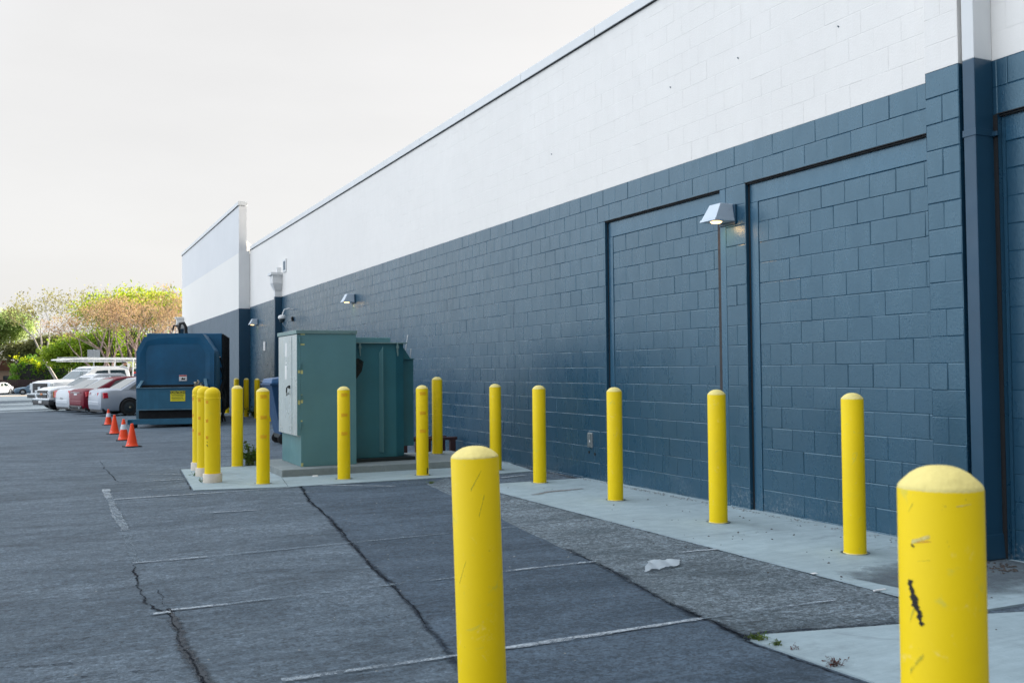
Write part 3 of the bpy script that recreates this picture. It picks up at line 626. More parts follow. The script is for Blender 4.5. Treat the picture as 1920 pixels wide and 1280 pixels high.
# ------------------------------------------------------------------ bollards
def arc_patch(m, rad, a0, a1, z0, z1, n=8, jagged=0, mi=0):
    vs = []; rows = 2
    for i in range(n + 1):
        a = a0 + (a1 - a0) * i / n
        for z in (z0 + random.uniform(-jagged, jagged), z1 + random.uniform(-jagged, jagged)): vs.append((rad * math.cos(a), rad * math.sin(a), z))
    m.add(vs, [(2 * i, 2 * i + 2, 2 * i + 3, 2 * i + 1) for i in range(n)], mi, True)
def uvq(o):
    me = o.data; l = me.uv_layers.new(name='uv')
    for p in me.polygons:
        for k, li in enumerate(p.loop_indices): vi = me.loops[li].vertex_index; l.data[li].uv = ((vi // 2) * .1, vi % 2)
RB = .084
def bollard(x, y, label, zs=1.18, ztop=1.225, z=.012, tapes=(), kind='steel', tape_w=None, toff=0, sag=0, lean=(0, 0), skirt=True):
    t = thing('bollard', label, 'bollard', (x, y, z), 0, 'yellow bollards round the transformer and along the wall')
    t.rotation_euler = (lean[0], lean[1], 0)
    tocam = math.atan2(-y, -x)
    hh = ztop - zs
    if kind == 'steel':
        MB().lathe([(RB, -.02), (RB, zs - .004), (RB - .003, zs)], 48).build('pipe', M['yellow'], t)
        prof = [(RB - .0005, zs - .006), (RB - .001, zs + .001), (RB * .95, zs + hh * .14), (RB * .84, zs + hh * .37), (RB * .68, zs + hh * .64), (RB * .50, zs + hh * .84), (RB * .30, zs + hh * .96), (RB * .10, zs + hh)]
        MB().lathe(prof, 40, jit=.006).build('cap', M['cap'], t)
        if skirt: MB().lathe([(RB + .004, -.012), (RB + .003, .006), (RB, .008)], 32, jit=.03).build('base_drip', M['cap'], t)
        rt = RB
    else:
        rt = .101
        MB().lathe([(rt, .08), (rt, zs - .075), (rt + .004, zs - .07), (rt + .004, zs - .055), (rt, zs - .05), (rt, zs)], 48).build('sleeve', M['yellow_sleeve'], t)
        MB().lathe([(rt, zs - .001), (rt * .95, zs + hh * .3), (rt * .78, zs + hh * .62), (rt * .5, zs + hh * .88), (rt * .15, zs + hh)], 40).build('cap', M['yellow_sleeve'], t)
        MB().lathe([(.122, -.01), (.122, .108), (.118, .114), (rt, .115)], 40, jit=.004).build('collar', M['collar'], t)
    for zt in tapes:
        m = MB(); wv = tape_w or 1.0
        arc_patch(m, rt + .0012, tocam + toff - wv / 2, tocam + toff + wv / 2, zt - .022, zt + .022, 10, .0015)
        o = m.build('reflective_tape', M['tape'] if tape_w is None else M['tape_peeled'], t, fix=False)
        if tape_w: uvq(o)
    return t
plain = [
 (5.58, 5.64, 'yellow bollard on the apron, nearest of the row along the wall'),
 (5.59, 7.34, 'yellow bollard in front of the pier between the two bricked-up doorways'),
 (5.565, 9.11, 'yellow bollard in front of the farther bricked-up doorway'),
 (5.59, 10.97, 'yellow bollard at the far end of the long concrete apron'),
 (5.75, 12.66, 'yellow bollard partly hidden behind the tilted near bollard'),
 (2.58, 15.19, 'plain yellow bollard without tape at the back left corner of the slab'),
]
for x, y, lab in plain: bollard(x, y, lab)
bollard(5.60, 14.58, 'yellow bollard standing on the raised pad right of the transformer', z=PADH)
for x, y, lab in [(4.60, 12.55, 'taped yellow bollard right of the transformer with a black chip at its foot'), (3.53, 12.65, 'taped yellow bollard in front of the tall teal cabinet'),
                  (2.47, 12.65, 'taped yellow bollard at the front left of the slab, left of the cabinet')]:
    b = bollard(x, y, lab, tapes=(1.115, .85, .605), toff=.12)
    if x > 4.5:
        m = MB(); a = math.atan2(-y, -x); arc_patch(m, RB + .001, a + .75, a + 1.0, .03, .10, 3, .012); m.build('chip', M['black_scrape'], b, fix=False)
for x, y, lab in [(1.92, 13.17, 'front one of three sleeved bollards with a cream collar'), (1.94, 14.04, 'middle one of three sleeved bollards with a cream collar'),
                  (1.99, 14.91, 'rear one of three sleeved bollards with a cream collar')]:
    b = bollard(x, y, lab, 1.15, 1.235, tapes=(1.045, .80, .585), kind='sleeve', tape_w=.42, toff=-.75 if y < 14.5 else -1.15)
    if y < 13.5:
        m = MB(); a = math.atan2(-y, -x)
        for k in range(6): q = a - .75 + random.uniform(-.12, .12); zz = random.uniform(.46, .54); arc_patch(m, .1025, q, q + .07, zz, zz + .012, 2, .004)
        m.build('scuff', M['black_scrape'], b, fix=False)
for x, y, z, lab in [(5.62, 35.2, 0, 'farthest yellow bollard, next to the compactor'), (5.68, 33.6, 0, 'yellow bollard second from the compactor by the wing corner'),
                     (5.70, 31.9, 0, 'weed-footed yellow bollard in front of the dark corner trim'), (5.76, 30.4, 0, 'yellow bollard half hidden behind the taped front left bollard'),
                     (5.80, 28.6, 0, 'yellow bollard half hidden behind the blue wheeled bin')]:
    bollard(x, y, lab, 1.19, 1.235, z=0)
def foot_ring(x, y, z):
    pts = [(x + .105 * math.cos(k * math.pi / 8), y + .105 * math.sin(k * math.pi / 8)) for k in range(17)]
    ribbon('bollard_foot_grime', pts, .07, M['damp'], z, .004, .05, .4)
for x, y, lab in plain[:5] + [(4.60, 12.55, 0), (3.53, 12.65, 0), (2.47, 12.65, 0)]: foot_ring(x, y, .0172)
foot_ring(5.60, 14.58, PADH + .004)
# the two bollards close to the camera
nb = bollard(1.677, 1.454, 'scraped yellow bollard close to the camera at the right, black scrape marks', 1.192, 1.236, z=0)
a = math.atan2(-1.454, -1.677)
m = MB()
zz = 1.006; rnd = random.Random(3)
cx_, wv = a - .76, .14
for k in range(44):
    cx_ += rnd.uniform(-.03, .031); wv = min(max(wv + rnd.uniform(-.05, .05), .11 if k < 26 else .06), .26 if k < 26 else .15)
    arc_patch(m, RB + .0008, cx_ - wv / 2, cx_ + wv / 2, zz - .0021, zz + .0006, 4, .0005); zz -= .0020
m.build('black_scrape', M['black_scrape'], nb, fix=False)
m = MB(); arc_patch(m, RB + .0008, a - .73, a - .64, 1.075, 1.080, 3, .002); m.build('black_scrape', M['black_scrape'], nb, fix=False)
for nm, mat, a0, a1, z0, z1 in [('red_scrape', 'red_scrape', -.58, -.22, 1.083, 1.093), ('pale_scrape', 'pale_scrape', -.72, -.25, 1.076, 1.108), ('pale_scrape', 'pale_scrape', .35, .72, 1.160, 1.168),
                                ('green_scuff', 'green_scuff', -.80, -.66, 1.135, 1.172), ('green_scuff', 'green_scuff', -.82, -.60, .90, .99), ('green_scuff', 'green_scuff', -.85, -.45, .80, .88), ('green_scuff', 'green_scuff', -.55, -.25, 1.045, 1.055)]:
    m = MB(); n = 8; vs = []
    for i in range(n + 1):
        t_ = i / n; aa = a + a0 + (a1 - a0) * t_; sl = (z1 - z0) * t_ * .5
        for z in (z0 + sl, (z0 + z1) / 2 + sl): vs.append(((RB + .0006) * math.cos(aa), (RB + .0006) * math.sin(aa), z))
    m.add(vs, [(2 * i, 2 * i + 2, 2 * i + 3, 2 * i + 1) for i in range(n)], 0, True); uvq(m.build(nm, M[mat], nb, fix=False))
nb2 = bollard(1.343, 3.136, 'slightly tilted yellow bollard near the camera at the centre bottom', 1.142, 1.178, z=0)
# lean of about 1.5 degrees to the left as seen from the camera, pivoting at the visible top
lx = Quaternion(f, R(-1.5)); nb2.rotation_mode = 'QUATERNION'; nb2.rotation_quaternion = lx
top = Vector((0, 0, 1.14)); nb2.location = Vector((1.343, 3.136, 0)) + top - lx @ top
a = math.atan2(-3.136, -1.343)
for a0, a1, z0, z1 in [(-.2, .25, 1.02, 1.10), (-.9, -.5, .70, .80), (.1, .35, .93, 1.02)]:
    m = MB(); n = 8; vs = []
    for i in range(n + 1):
        t_ = i / n; aa = a + a0 + (a1 - a0) * t_
        for z in (z0 + (z1 - z0) * t_ * .8, z0 + (z1 - z0) * t_ * .8 + .03): vs.append(((RB + .0006) * math.cos(aa), (RB + .0006) * math.sin(aa), z))
    m.add(vs, [(2 * i, 2 * i + 2, 2 * i + 3, 2 * i + 1) for i in range(n)], 0, True); uvq(m.build('green_scuff', M['green_scuff'], nb2, fix=False))

# ------------------------------------------------------------------ switch cabinet
t = thing('electrical_cabinet', 'tall teal metal electrical cabinet with a side door pale from sky sheen, on the raised pad', 'electrical cabinet', (3.175, 13.575, PADH))
bx('body', M['teal'], t, 0, .80, 0, 1.22, 0, 1.86, .006)
bx('roof', M['teal_top'], t, -.065, .815, -.012, 1.25, 1.86, 1.915, .006)
d = bx('door', M['teal_door_sheen'], t, -.055, -.004, .012, 1.20, .43, 1.855, .006)
bx('door_edge', M['teal'], t, -.050, -.002, .003, .0135, .44, 1.85)
m = MB(); m.box(-.062, -.054, .30, .315, .46, 1.83); m.build('door_fold', M['teal_door_sheen'], t)
m = MB()
for z in (1.73, 1.37, .93, .53): 
    m.lathe([(.009, 0), (.009, .09)], 10, (-.01, -.006, z)); m.box(-.04, -.012, -.004, .004, z + .01, z + .035); m.box(-.04, -.012, -.004, .004, z + .055, z + .08); m.box(-.005, .03, -.006, .0, z + .02, z + .04); m.box(-.005, .03, -.006, .0, z + .055, z + .075)
    for q in (.015, .065): m.lathe([(.006, 0), (.004, .008)], 8, (.022, -.012, z + q), axis='y')
m.build('hinges', M['teal'], t)
m = MB()
for z, dz, w_ in ((1.845, .022, .06), (1.70, .022, .055), (1.30, .05, .03), (1.31, .04, -.02), (.99, .02, .025), (.87, .06, -.02), (.89, .045, .03), (.50 + .13, .02, .02), (.01, .045, .03)):
    m.box(-.002 if w_ > 0 else -.04, abs(w_) if w_ > 0 else -.012, -.0018, -.0005, z, z + dz)
m.build('paint_daubs', M['cream_daub'], t, bevel=.0)
m = MB(); m.box(-.075, -.056, .42, .47, 1.09, 1.135); m.tube([(-.08, .45, 1.12), (-.10, .44, 1.10), (-.10, .46, 1.03)], .010, 8); m.tube([(-.10, .44, 1.06), (-.10, .44, .985)], .007, 8); m.build('handle', M['steel_dark'], t)
m = MB(); m.box(-.10, -.066, .425, .45, 1.0, 1.035); m.build('padlock', M['alu'], t, bevel=.004)
m = MB(); m.box(-.0562, -.0555, .62, .74, 1.55, 1.75); m.box(-.0562, -.0555, .64, .76, 1.22, 1.42); m.box(-.0562, -.0555, .66, .71, 1.44, 1.48); m.build('peeled_sticker', M['white'], t)
m = MB()
for x in (.08, .40, .72): m.lathe([(.011, -.006), (.008, -.018)], 10, (x, -.006, 1.888), axis='y')
m.build('roof_bolts', M['teal_top'], t)

# ------------------------------------------------------------------ transformer
t = thing('transformer', 'dark teal ground transformer with folded ribs, right of the tall cabinet', 'transformer', (3.98, 13.885, PADH))
bx('base_plate', M['steel_dark'], t, .0, .96, -.10, 1.15, .001, .05, .004)
m = MB(); pl = [(.0, 0), (.70, 0), (.855, .11), (.855, 1.0), (.0, 1.0)]; m.prism(pl, .05, 1.735, 'z'); m.build('tank', M['teal_dark'], t, bevel=.006)
m = MB(); m.prism([(-.0, -.05), (.86, -.05), (.89, .08), (.89, 1.03), (-.0, 1.03)], 1.735, 1.752, 'z'); m.build('top_flange', M['teal_top'], t, bevel=.002)
bx('lid', M['teal'], t, .0, .655, .12, .95, 1.755, 1.83, .006)
m = MB(); m.prism([(.432, -.001), (.470, -.075), (.478, -.075), (.445, -.001)], .13, 1.60, 'z')
m.v[-4:] = [(x, y, z + .09 if y < -.05 else z) for x, y, z in m.v[-4:]]; m.build('folded_rib', M['teal'], t, bevel=.002)
for x in (.13, .77 - .06): m = MB(); m.box(x - .012, x + .012, -.052, -.03, 1.60, 1.745); m.box(x - .02, x + .02, -.06, -.03, 1.66, 1.70); m.box(x - .006, x + .010, -.058, -.036, 1.55, 1.60); m.build('lid_hook', M['teal_top'], t, bevel=.003)
bx('radiator', M['teal_dark'], t, .86, 1.075, .28, 1.0, .18, 1.50, .008); bx('radiator_flange', M['teal_dark'], t, .86, 1.085, .265, 1.01, 1.50, 1.515)
MB().prism([(.858, 1.70), (.99, 1.51), (.858, 1.51)], .16, .20, 'y').build('gusset', M['teal_dark'], t)
m = MB(); m.tube([(.965, .33, 1.64), (1.005, .33, 1.88)], .006, 6); m.tube([(1.04, .33, 1.52), (1.055, .33, 1.67)], .007, 6); m.build('marker_wires', M['white'], t)
m = MB(); m.lathe([(.014, -.02), (.014, .02)], 10, (.045, -.075, .075), axis='y'); m.build('seal', M_plain('green_seal', (.02, .35, .25), .4), t)
def stain(parent, pts, y, mat, nm):
    m = MB(); n = len(pts); m.add([(x, y, z) for x, z in pts], [tuple(range(n))]); o = m.build(nm, mat, parent, fix=False); l = o.data.uv_layers.new(name='uv')
    for q in l.data: q.uv = (0, .5)
stain(t, [(.0, 1.50), (.12, 1.52), (.20, 1.47), (.17, 1.33), (.09, 1.22), (.02, 1.24), (0, 1.3)], -.003, M['brown_stain'], 'brown_stain')

# low maroon steel rack behind the pad
t = thing('steel_rack', 'low maroon steel frame on the ground behind the transformer, by the wall', 'frame', (5.25, 15.45, 0))
bx('top_beam', M['maroon_steel'], t, 0, 1.05, 0, .09, .25, .30, .006); bx('rear_beam', M['maroon_steel'], t, 0, 1.05, .5, .56, .25, .29, .006)
for x in (.05, .47, .92):
    for y in (.0, .49): bx('leg', M['maroon_steel'], t, x, x + .10, y, y + .06, 0, .25, .004)

# ------------------------------------------------------------------ blue wheeled bin
t = thing('wheeled_bin', 'tall tapered blue bin on wheels half hidden behind the teal cabinet', 'bin', (4.02, 19.3, 0))
m = MB(); m.hexa([(.12, .1, .16), (.85, .1, .16), (.85, .75, .16), (.12, .75, .16), (-.09, 0, 1.20), (.95, 0, 1.20), (.95, .9, 1.20), (-.09, .9, 1.20)]); m.build('body', M['bin_blue'], t, bevel=.02)
m = MB(); m.hexa([(-.10, -.02, 1.205), (.97, -.02, 1.205), (.97, .92, 1.205), (-.10, .92, 1.205), (-.07, .02, 1.30), (.94, .02, 1.40), (.94, .88, 1.40), (-.07, .88, 1.30)]); m.build('lid', M['bin_lid'], t, bevel=.015)
bx('rim', M['bin_blue'], t, -.12, .98, -.03, .93, 1.17, 1.205, .006)
for x in (.16, .80):
    for y in (.12, .72): MB().lathe([(.08, -.025), (.10, -.02), (.10, .02), (.08, .025)], 20, (x, y, .10), axis='y').build('wheel', M['rubber'], t)
for xa in (.10, .74): bx('axle_frame', M['steel_dark'], t, xa, xa + .14, .08, .76, .12, .20, .004)

# ------------------------------------------------------------------ compactor
t = thing('trash_compactor', 'big blue trash compactor with chamfered hood and caution sign, beside parked cars', 'compactor', (2.10, 28.05, gz(3, 28)), R(-12))
out8 = [(0, .30), (0, 2.05), (.20, 2.44), (.55, 2.51), (1.0, 2.54), (1.72, 2.53), (2.02, 2.07), (2.02, .30)]
m = MB(); m.prism(out8, .04, 2.15, 'y'); m.build('hood', M['blue'], t, bevel=.012)
inn = [(.10, .95), (.10, 1.98), (.27, 2.33), (.60, 2.40), (1.0, 2.43), (1.64, 2.42), (1.90, 2.0), (1.90, .95)]
fr = MB(); n8 = len(out8); ins = [(.24, 1.16), (.24, 2.0), (.30, 2.20), (.62, 2.24), (1.0, 2.25), (1.62, 2.24), (1.78, 1.98), (1.78, 1.16)]
fr.add([(x, .0, z) for x, z in inn] + [(x, .0351, z) for x, z in ins] , [(i, (i + 1) % 8, 8 + (i + 1) % 8, 8 + i) for i in range(8)], 0, True)
fr.add([(x, .0, z) for x, z in out8[1:7]] + [(0, 0, .95), (2.02, 0, .95)] + [(x, 0, z) for x, z in inn], [(6, 0, 9, 8), (0, 1, 10, 9), (1, 2, 11, 10), (2, 3, 12, 11), (3, 4, 13, 12), (4, 5, 14, 13), (5, 7, 15, 14), (7, 6, 8, 15)])
fr.add([(x, 0.0, z) for x, z in out8] + [(x, .04, z) for x, z in out8], [(i, i + 1, 9 + i, 8 + i) for i in range(7)])
fr.build('front_frame', M['blue'], t)
m = MB(); m.box(.0, .10, -.0, .05, .18, .95); m.box(1.92, 2.02, 0, .05, .18, .95); m.build('corner_post', M['blue_lite'], t, bevel=.006)
# loading trough
m = MB(); m.box(.08, 1.86, -.42, -.38, .50, 1.05); m.box(.08, .12, -.38, .03, .50, 1.12); m.box(1.82, 1.86, -.38, .03, .50, 1.12); m.build('loading_trough', M['blue_worn'], t, bevel=.006)
m = MB(); m.box(.06, 1.88, -.45, -.37, 1.05, 1.075)
m.hexa([(.06, -.45, 1.075), (.14, -.45, 1.075), (.14, -.40, 1.075), (.06, -.40, 1.075), (.12, -.02, 1.26), (.20, -.02, 1.26), (.20, .03, 1.26), (.12, .03, 1.26)])
m.hexa([(1.80, -.45, 1.075), (1.88, -.45, 1.075), (1.88, -.40, 1.075), (1.80, -.40, 1.075), (1.74, -.02, 1.30), (1.82, -.02, 1.30), (1.82, .03, 1.30), (1.74, .03, 1.30)])
m.box(.06, 1.88, -.45, -.40, .47, .50); m.build('trough_rim', M['blue_lite'], t, bevel=.004)
m = MB(); m.box(.13, 1.81, -.37, .038, .52, 1.00); m.box(.14, 1.80, -.003, .0, 1.03, 1.14); m.build('trough_mouth', M['void'], t)  # near-black block paints the dark of the trough opening
m = MB(); m.box(.11, 1.91, -.30, 1.9, .16, .50); m.build('under_void_shade', M['void'], t)  # near-black block paints the shaded void beneath the hood
m = MB(); m.box(-.16, 2.1, -.42, -.28, .10, .24); m.box(.4, 1.5, -.425, -.27, .085, .17); m.box(-.16, -.02, -.42, .3, .12, .22); m.build('skid', M['blue_worn'], t, bevel=.008)
for x in (-.02, 1.96):
    MB().lathe([(.09, -.09), (.10, -.08), (.10, .08), (.09, .09)], 18, (x, -.30, .10), axis='x').build('roller', M['steel_dark'], t)
m = MB(); m.hexa([(.0, 2.15, .28), (2.1, 2.15, .28), (2.1, 5.6, .28), (.0, 5.6, .28), (.0, 2.15, 2.62), (2.1, 2.15, 2.62), (2.1, 5.6, 2.62), (.0, 5.6, 2.62)]); m.build('container', M['blue'], t, bevel=.02)
m = MB()
for y in (2.2, 3.0, 3.8, 4.6, 5.4): m.box(2.1, 2.16, y, y + .09, .3, 2.6)
m.build('container_ribs', M['void'], t, bevel=.004)
m = MB(); m.box(2.025, 2.045, .2, 2.1, .3, 2.0); m.build('side_panel', M['blue_worn'], t)
m = MB()
rr = random.Random(5)
for k in range(5):
    pts = [(2.12, .9 + .25 * k, 1.9 - .3 * k)]
    for q in range(6): pts.append((2.12 + rr.uniform(-.02, .14), 1.0 + .25 * k + rr.uniform(-.1, .1), 1.6 - .3 * k * .6 - q * .22))
    m.tube(pts, .028, 6)
m.build('hydraulic_hoses', M['black'], t)
sg = bx('caution_sign', M['sign_yellow'], t, .92, 1.30, -.432, -.4215, .70, .98, .003)
bx('sign_header', M['black'], sg, .925, 1.295, -.4335, -.4325, .90, .975)
def lettering(txt, size, loc, mat, parent, rot=(R(90), 0, 0), name='lettering', squeeze=1):
    cu = bpy.data.curves.new('lettering', 'FONT'); cu.body = txt; cu.size = size; cu.align_x = 'CENTER'; cu.align_y = 'CENTER'; cu.extrude = .0006; cu.offset = size * .02
    tmp = bpy.data.objects.new('tmp', cu); col.objects.link(tmp); dg = bpy.context.evaluated_depsgraph_get(); me = bpy.data.meshes.new_from_object(tmp.evaluated_get(dg)); bpy.data.objects.remove(tmp)
    me.materials.clear(); me.materials.append(mat); o = bpy.data.objects.new(name, me); col.objects.link(o); o.parent = parent; o.location = loc; o.rotation_euler = rot; o.scale = (squeeze, 1, 1); return o
lettering('CAUTION', .085, (1.11, -.4345, .937), M['sign_yellow'], sg, squeeze=.9)
m = MB()
for k in range(4): m.box(.95 + .01 * (k % 2), 1.27 - .012 * (k % 3), -.433, -.4322, .862 - k * .04, .874 - k * .04)
m.build('text_lines', M['black'], sg)
st = bx('hazard_sticker', M['white'], t, 1.10, 1.30, .03, .0385, 1.24, 1.40); 
m = MB(); m.box(1.105, 1.295, .028, .0296, 1.365, 1.395); m.build('sticker_header', M['red'], st)
m = MB(); m.prism([(1.14, 1.27), (1.19, 1.34), (1.22, 1.30), (1.26, 1.33), (1.25, 1.27)], .0285, .0296, 'y'); m.build('sticker_picture', M['black'], st)
m = MB(); rr = random.Random(8)
for k in range(16):
    c = Vector((1.62 + rr.uniform(-.08, .08), -.30 + rr.uniform(-.05, .05), 1.12 + rr.uniform(-.05, .12))); u = Vector((rr.uniform(-1, 1), rr.uniform(-1, 1), rr.uniform(-1, 1))).normalized() * .05; v = u.orthogonal().normalized() * .04
    m.add([c - u - v, c + u - v, c + u * .6 + v, c - u + v * .7], [(0, 1, 2, 3)])
tag(m.build('crumpled_paper', M_plain('greasy_paper', (.55, .5, .38), .8), fix=False), 'crumpled pale paper bag caught on the right rim of the compactor trough', 'litter')
o = bpy.data.objects['crumpled_paper']; o.matrix_world = Matrix.Translation((2.10, 28.05, gz(3, 28))) @ Matrix.Rotation(R(-12), 4, 'Z')

# pipe rack near the corner
t = thing('pipe_stand', 'blue-grey pipe stand against the wall behind the far bollards', 'pipes', (6.12, 31.4, 0))
m = MB()
for z in (.25, .75, 1.12): m.tube([(.1, -.9, z), (.1, .9, z)], .035, 8)
for y in (-.7, 0, .7): m.tube([(.1, y, 0), (.1, y, 1.15)], .03, 8)
m.build('pipes', M['slate_metal'], t)
m = MB(); m.box(0, .2, -.3, .25, .85, 1.05); m.lathe([(.10, -.02), (.10, .02)], 14, (.0, .45, .75), axis='x'); m.build('valve', M['bin_lid'], t, bevel=.01)

# ------------------------------------------------------------------ traffic cones
def cone(x, y, banded, label, rz):
    z = gz(x, y); t = thing('traffic_cone', label, 'traffic cone', (x, y, z), rz, 'traffic cones left of the compactor')
    bx('base', M['rubber'], t, -.145, .145, -.145, .145, 0, .022, .006)
    hh = .455; r0, r1 = .108, .024
    def rad(q): return r0 + (r1 - r0) * (q - .022) / (hh - .022)
    MB().lathe([(r0 + .012, .022), (r0, .034)] + [(rad(q), q) for q in (.1, .2, .3, .4)] + [(r1 + .002, hh - .004), (r1 - .004, hh)], 28).build('body', M['orange'], t)
    if banded: MB().lathe([(rad(.235) + .0015, .235), (rad(.345) + .0015, .345)], 28).build('reflective_band', M['reflect'], t)
    a = math.atan2(-y, -x) - rz; m = MB(); arc_patch(m, rad(.06) + .001, a - .9, a - .55, .045, .07, 3); m.build('sticker', M['white'], t, fix=False)
    return t
cone(1.53, 30.4, True, 'farthest orange cone, with a white reflective band', .2)
cone(1.385, 24.9, False, 'plain orange cone between the two banded ones', .3)
cone(1.43, 22.45, True, 'banded orange cone second from the camera', -.1)
cone(1.452, 20.40, False, 'nearest plain orange cone, no band', .25)

# ------------------------------------------------------------------ vehicles
def carpaint(name, c, metal=.0, rough=.3): return M_plain(name, c, rough + .08, metal, .05, 1, coat=.15)
M['p_silver'] = carpaint('silver_car_paint', (.42, .46, .52), .35, .32); M['p_maroon'] = M_plain('maroon_car_paint', (.17, .004, .020), .45, 0, .05, 1, spec=.3)
M['p_white'] = carpaint('white_car_paint', (.68, .70, .72), 0, .3); M['p_pearl'] = carpaint('pearl_car_paint', (.60, .64, .68), .1, .3); M['p_blue'] = carpaint('grey_blue_car_paint', (.16, .25, .34), .3, .3)
M['glass'] = M_glass('tinted_glass'); M['glass_lite'] = M_glass('clear_windshield', (.06, .10, .12))
M['windshield'] = M_plain('tinted_windshield', (.03, .075, .095), .12, 0, .5, 1.5, spec=.45)
M['tail'] = M_plain('red_tail_lens', (.55, .012, .03), .15); M['lens'] = M_plain('clear_lamp_lens', (.6, .64, .66), .12, .2); M['amber'] = M_plain('amber_lens', (.75, .22, .03), .2)
M['chrome'] = M_plain('chrome', (.62, .64, .66), .14, 1, .03); M['trim'] = M_plain('dark_trim', (.02, .022, .025), .5); M['rim'] = M_plain('wheel_alloy', (.4, .42, .44), .35, .6); M['rim_dark'] = M_plain('dark_wheel_cover', (.03, .04, .045), .4, .3)

def wheel(parent, x, y, rad, side, rim):
    s = side
    t = MB().lathe([(rad * .62, -.10), (rad * .93, -.11), (rad, -.085), (rad, .085), (rad * .93, .11), (rad * .62, .10)], 28, (x, y, rad), axis='y').build('wheel', M['rubber'], parent)
    m = MB(); m.lathe([(rad * .62, -.03), (rad * .60, .03), (rad * .2, .06)] if s > 0 else [(rad * .2, -.06), (rad * .60, -.03), (rad * .62, .03)], 24, (x, y + s * .075, rad), axis='y')
    for k in range(5):
        a = k * 2 * math.pi / 5 + .3; c, q = math.cos(a), math.sin(a); r0, r1 = rad * .1, rad * .58; wv = rad * .09
        m.add([(x + c * r0 - q * wv, y + s * .14, rad + q * r0 + c * wv), (x + c * r0 + q * wv, y + s * .14, rad + q * r0 - c * wv), (x + c * r1 + q * wv, y + s * .115, rad + q * r1 - c * wv), (x + c * r1 - q * wv, y + s * .115, rad + q * r1 + c * wv)], [(0, 1, 2, 3)])
    m.build('rim', rim, t, fix=False)
    MB().lathe([(rad * .12, -.01), (rad * .1, .01)], 12, (x, y + s * .145, rad), axis='y').build('hub_cap', M['chrome'], t)
def loft_body(parent, name, st, mat, arches, wrad):
    """st: stations (x, zbottom, ztop, halfwidth); rounded box section, wheel arches cut out"""
    m = MB(); R_ = []
    for x, z0, z1, hw in st:
        h = z1 - z0
        half = [(hw * .90, z0), (hw * .975, z0 + h * .12), (hw, z0 + h * .45), (hw * .985, z0 + h * .75), (hw * .93, z1 - h * .07), (hw * .82, z1 - h * .005), (hw * .4, z1 + .012)]
        ring = [(x, -a, b) for a, b in half] + [(x, a, b) for a, b in reversed(half)]; R_.append(ring)
    n = len(R_[0])
    for ring in R_: m.v += ring
    for k in range(len(R_) - 1):
        for i in range(n): j = (i + 1) % n; m.f.append((k * n + i, k * n + j, (k + 1) * n + j, (k + 1) * n + i)); m.mi.append(0); m.sm.append(True)
    m.f.append(tuple(range(n - 1, -1, -1))); m.f.append(tuple(range((len(R_) - 1) * n, len(R_) * n))); m.mi += [0, 0]; m.sm += [False, False]
    o = m.build(name, mat, None)
    c = MB()
    for ax in arches: c.lathe([(wrad * 1.16, -1.3), (wrad * 1.16, 1.3)], 28, (ax, 0, wrad * 1.0), axis='y', sm=False)
    co = c.build('cut', mat, None)
    b = o.modifiers.new('b', 'BOOLEAN'); b.operation = 'DIFFERENCE'; b.solver = 'EXACT'; b.object = co
    dg = bpy.context.evaluated_depsgraph_get(); me = bpy.data.meshes.new_from_object(o.evaluated_get(dg)); o.modifiers.clear(); o.data = me; me.name = name
    me.set_sharp_from_angle(angle=R(40))
    bpy.data.objects.remove(co); o.parent = parent
    return o
def cabin(parent, prof, hw0, hw1, mat, glass, panes, front_glass=None, nm='cabin'):
    """prof: side polygon [(x,z)...] base then roof; zb base, zt roof"""
    zb = min(z for x, z in prof); zt = max(z for x, z in prof)
    def hw(z): return hw0 + (hw1 - hw0) * (z - zb) / (zt - zb)
    m = MB(); n = len(prof); m.add([(x, -hw(z), z) for x, z in prof] + [(x, hw(z), z) for x, z in prof], [tuple(range(n)), tuple(range(2 * n - 1, n - 1, -1))] + [(i, (i + 1) % n, n + (i + 1) % n, n + i) for i in range(n)])
    c = m.build(nm, mat, parent, bevel=.05, seg=3)
    for poly in panes:
        for s in (-1, 1):
            q = MB(); k = len(poly); o = .008
            q.add([(x, s * (hw(z) + o), z) for x, z in poly] + [(x, s * (hw(z) - .01), z) for x, z in poly], [tuple(range(k)), tuple(range(2 * k - 1, k - 1, -1))] + [(i, (i + 1) % k, k + (i + 1) % k, k + i) for i in range(k)])
            q.build('side_window', glass, parent)
    return hw
def slope_glass(parent, nm, a, b, hwa, hwb, mat, out=1, inset=.08, lift=.012):
    """glass on the slope from low point a=(x,z) to high point b; out = -1 towards smaller x"""
    d_ = Vector((b[0] - a[0], 0, b[1] - a[1])); L = d_.length; d_.normalize(); nn = Vector((-d_.z, 0, d_.x));
    if nn.z < 0: nn = -nn
    A = Vector((a[0], 0, a[1])) + d_ * inset + nn * lift; B = Vector((b[0], 0, b[1])) - d_ * inset + nn * lift
    m = MB(); v = [(A.x, -(hwa - .10), A.z), (A.x, hwa - .10, A.z), (B.x, hwb - .08, B.z), (B.x, -(hwb - .08), B.z)]
    v += [tuple(Vector(p) - nn * .01) for p in v]; m.add(v, [(0, 1, 2, 3), (7, 6, 5, 4), (0, 4, 5, 1), (1, 5, 6, 2), (2, 6, 7, 3), (3, 7, 4, 0)])
    return m.build(nm, mat, parent)

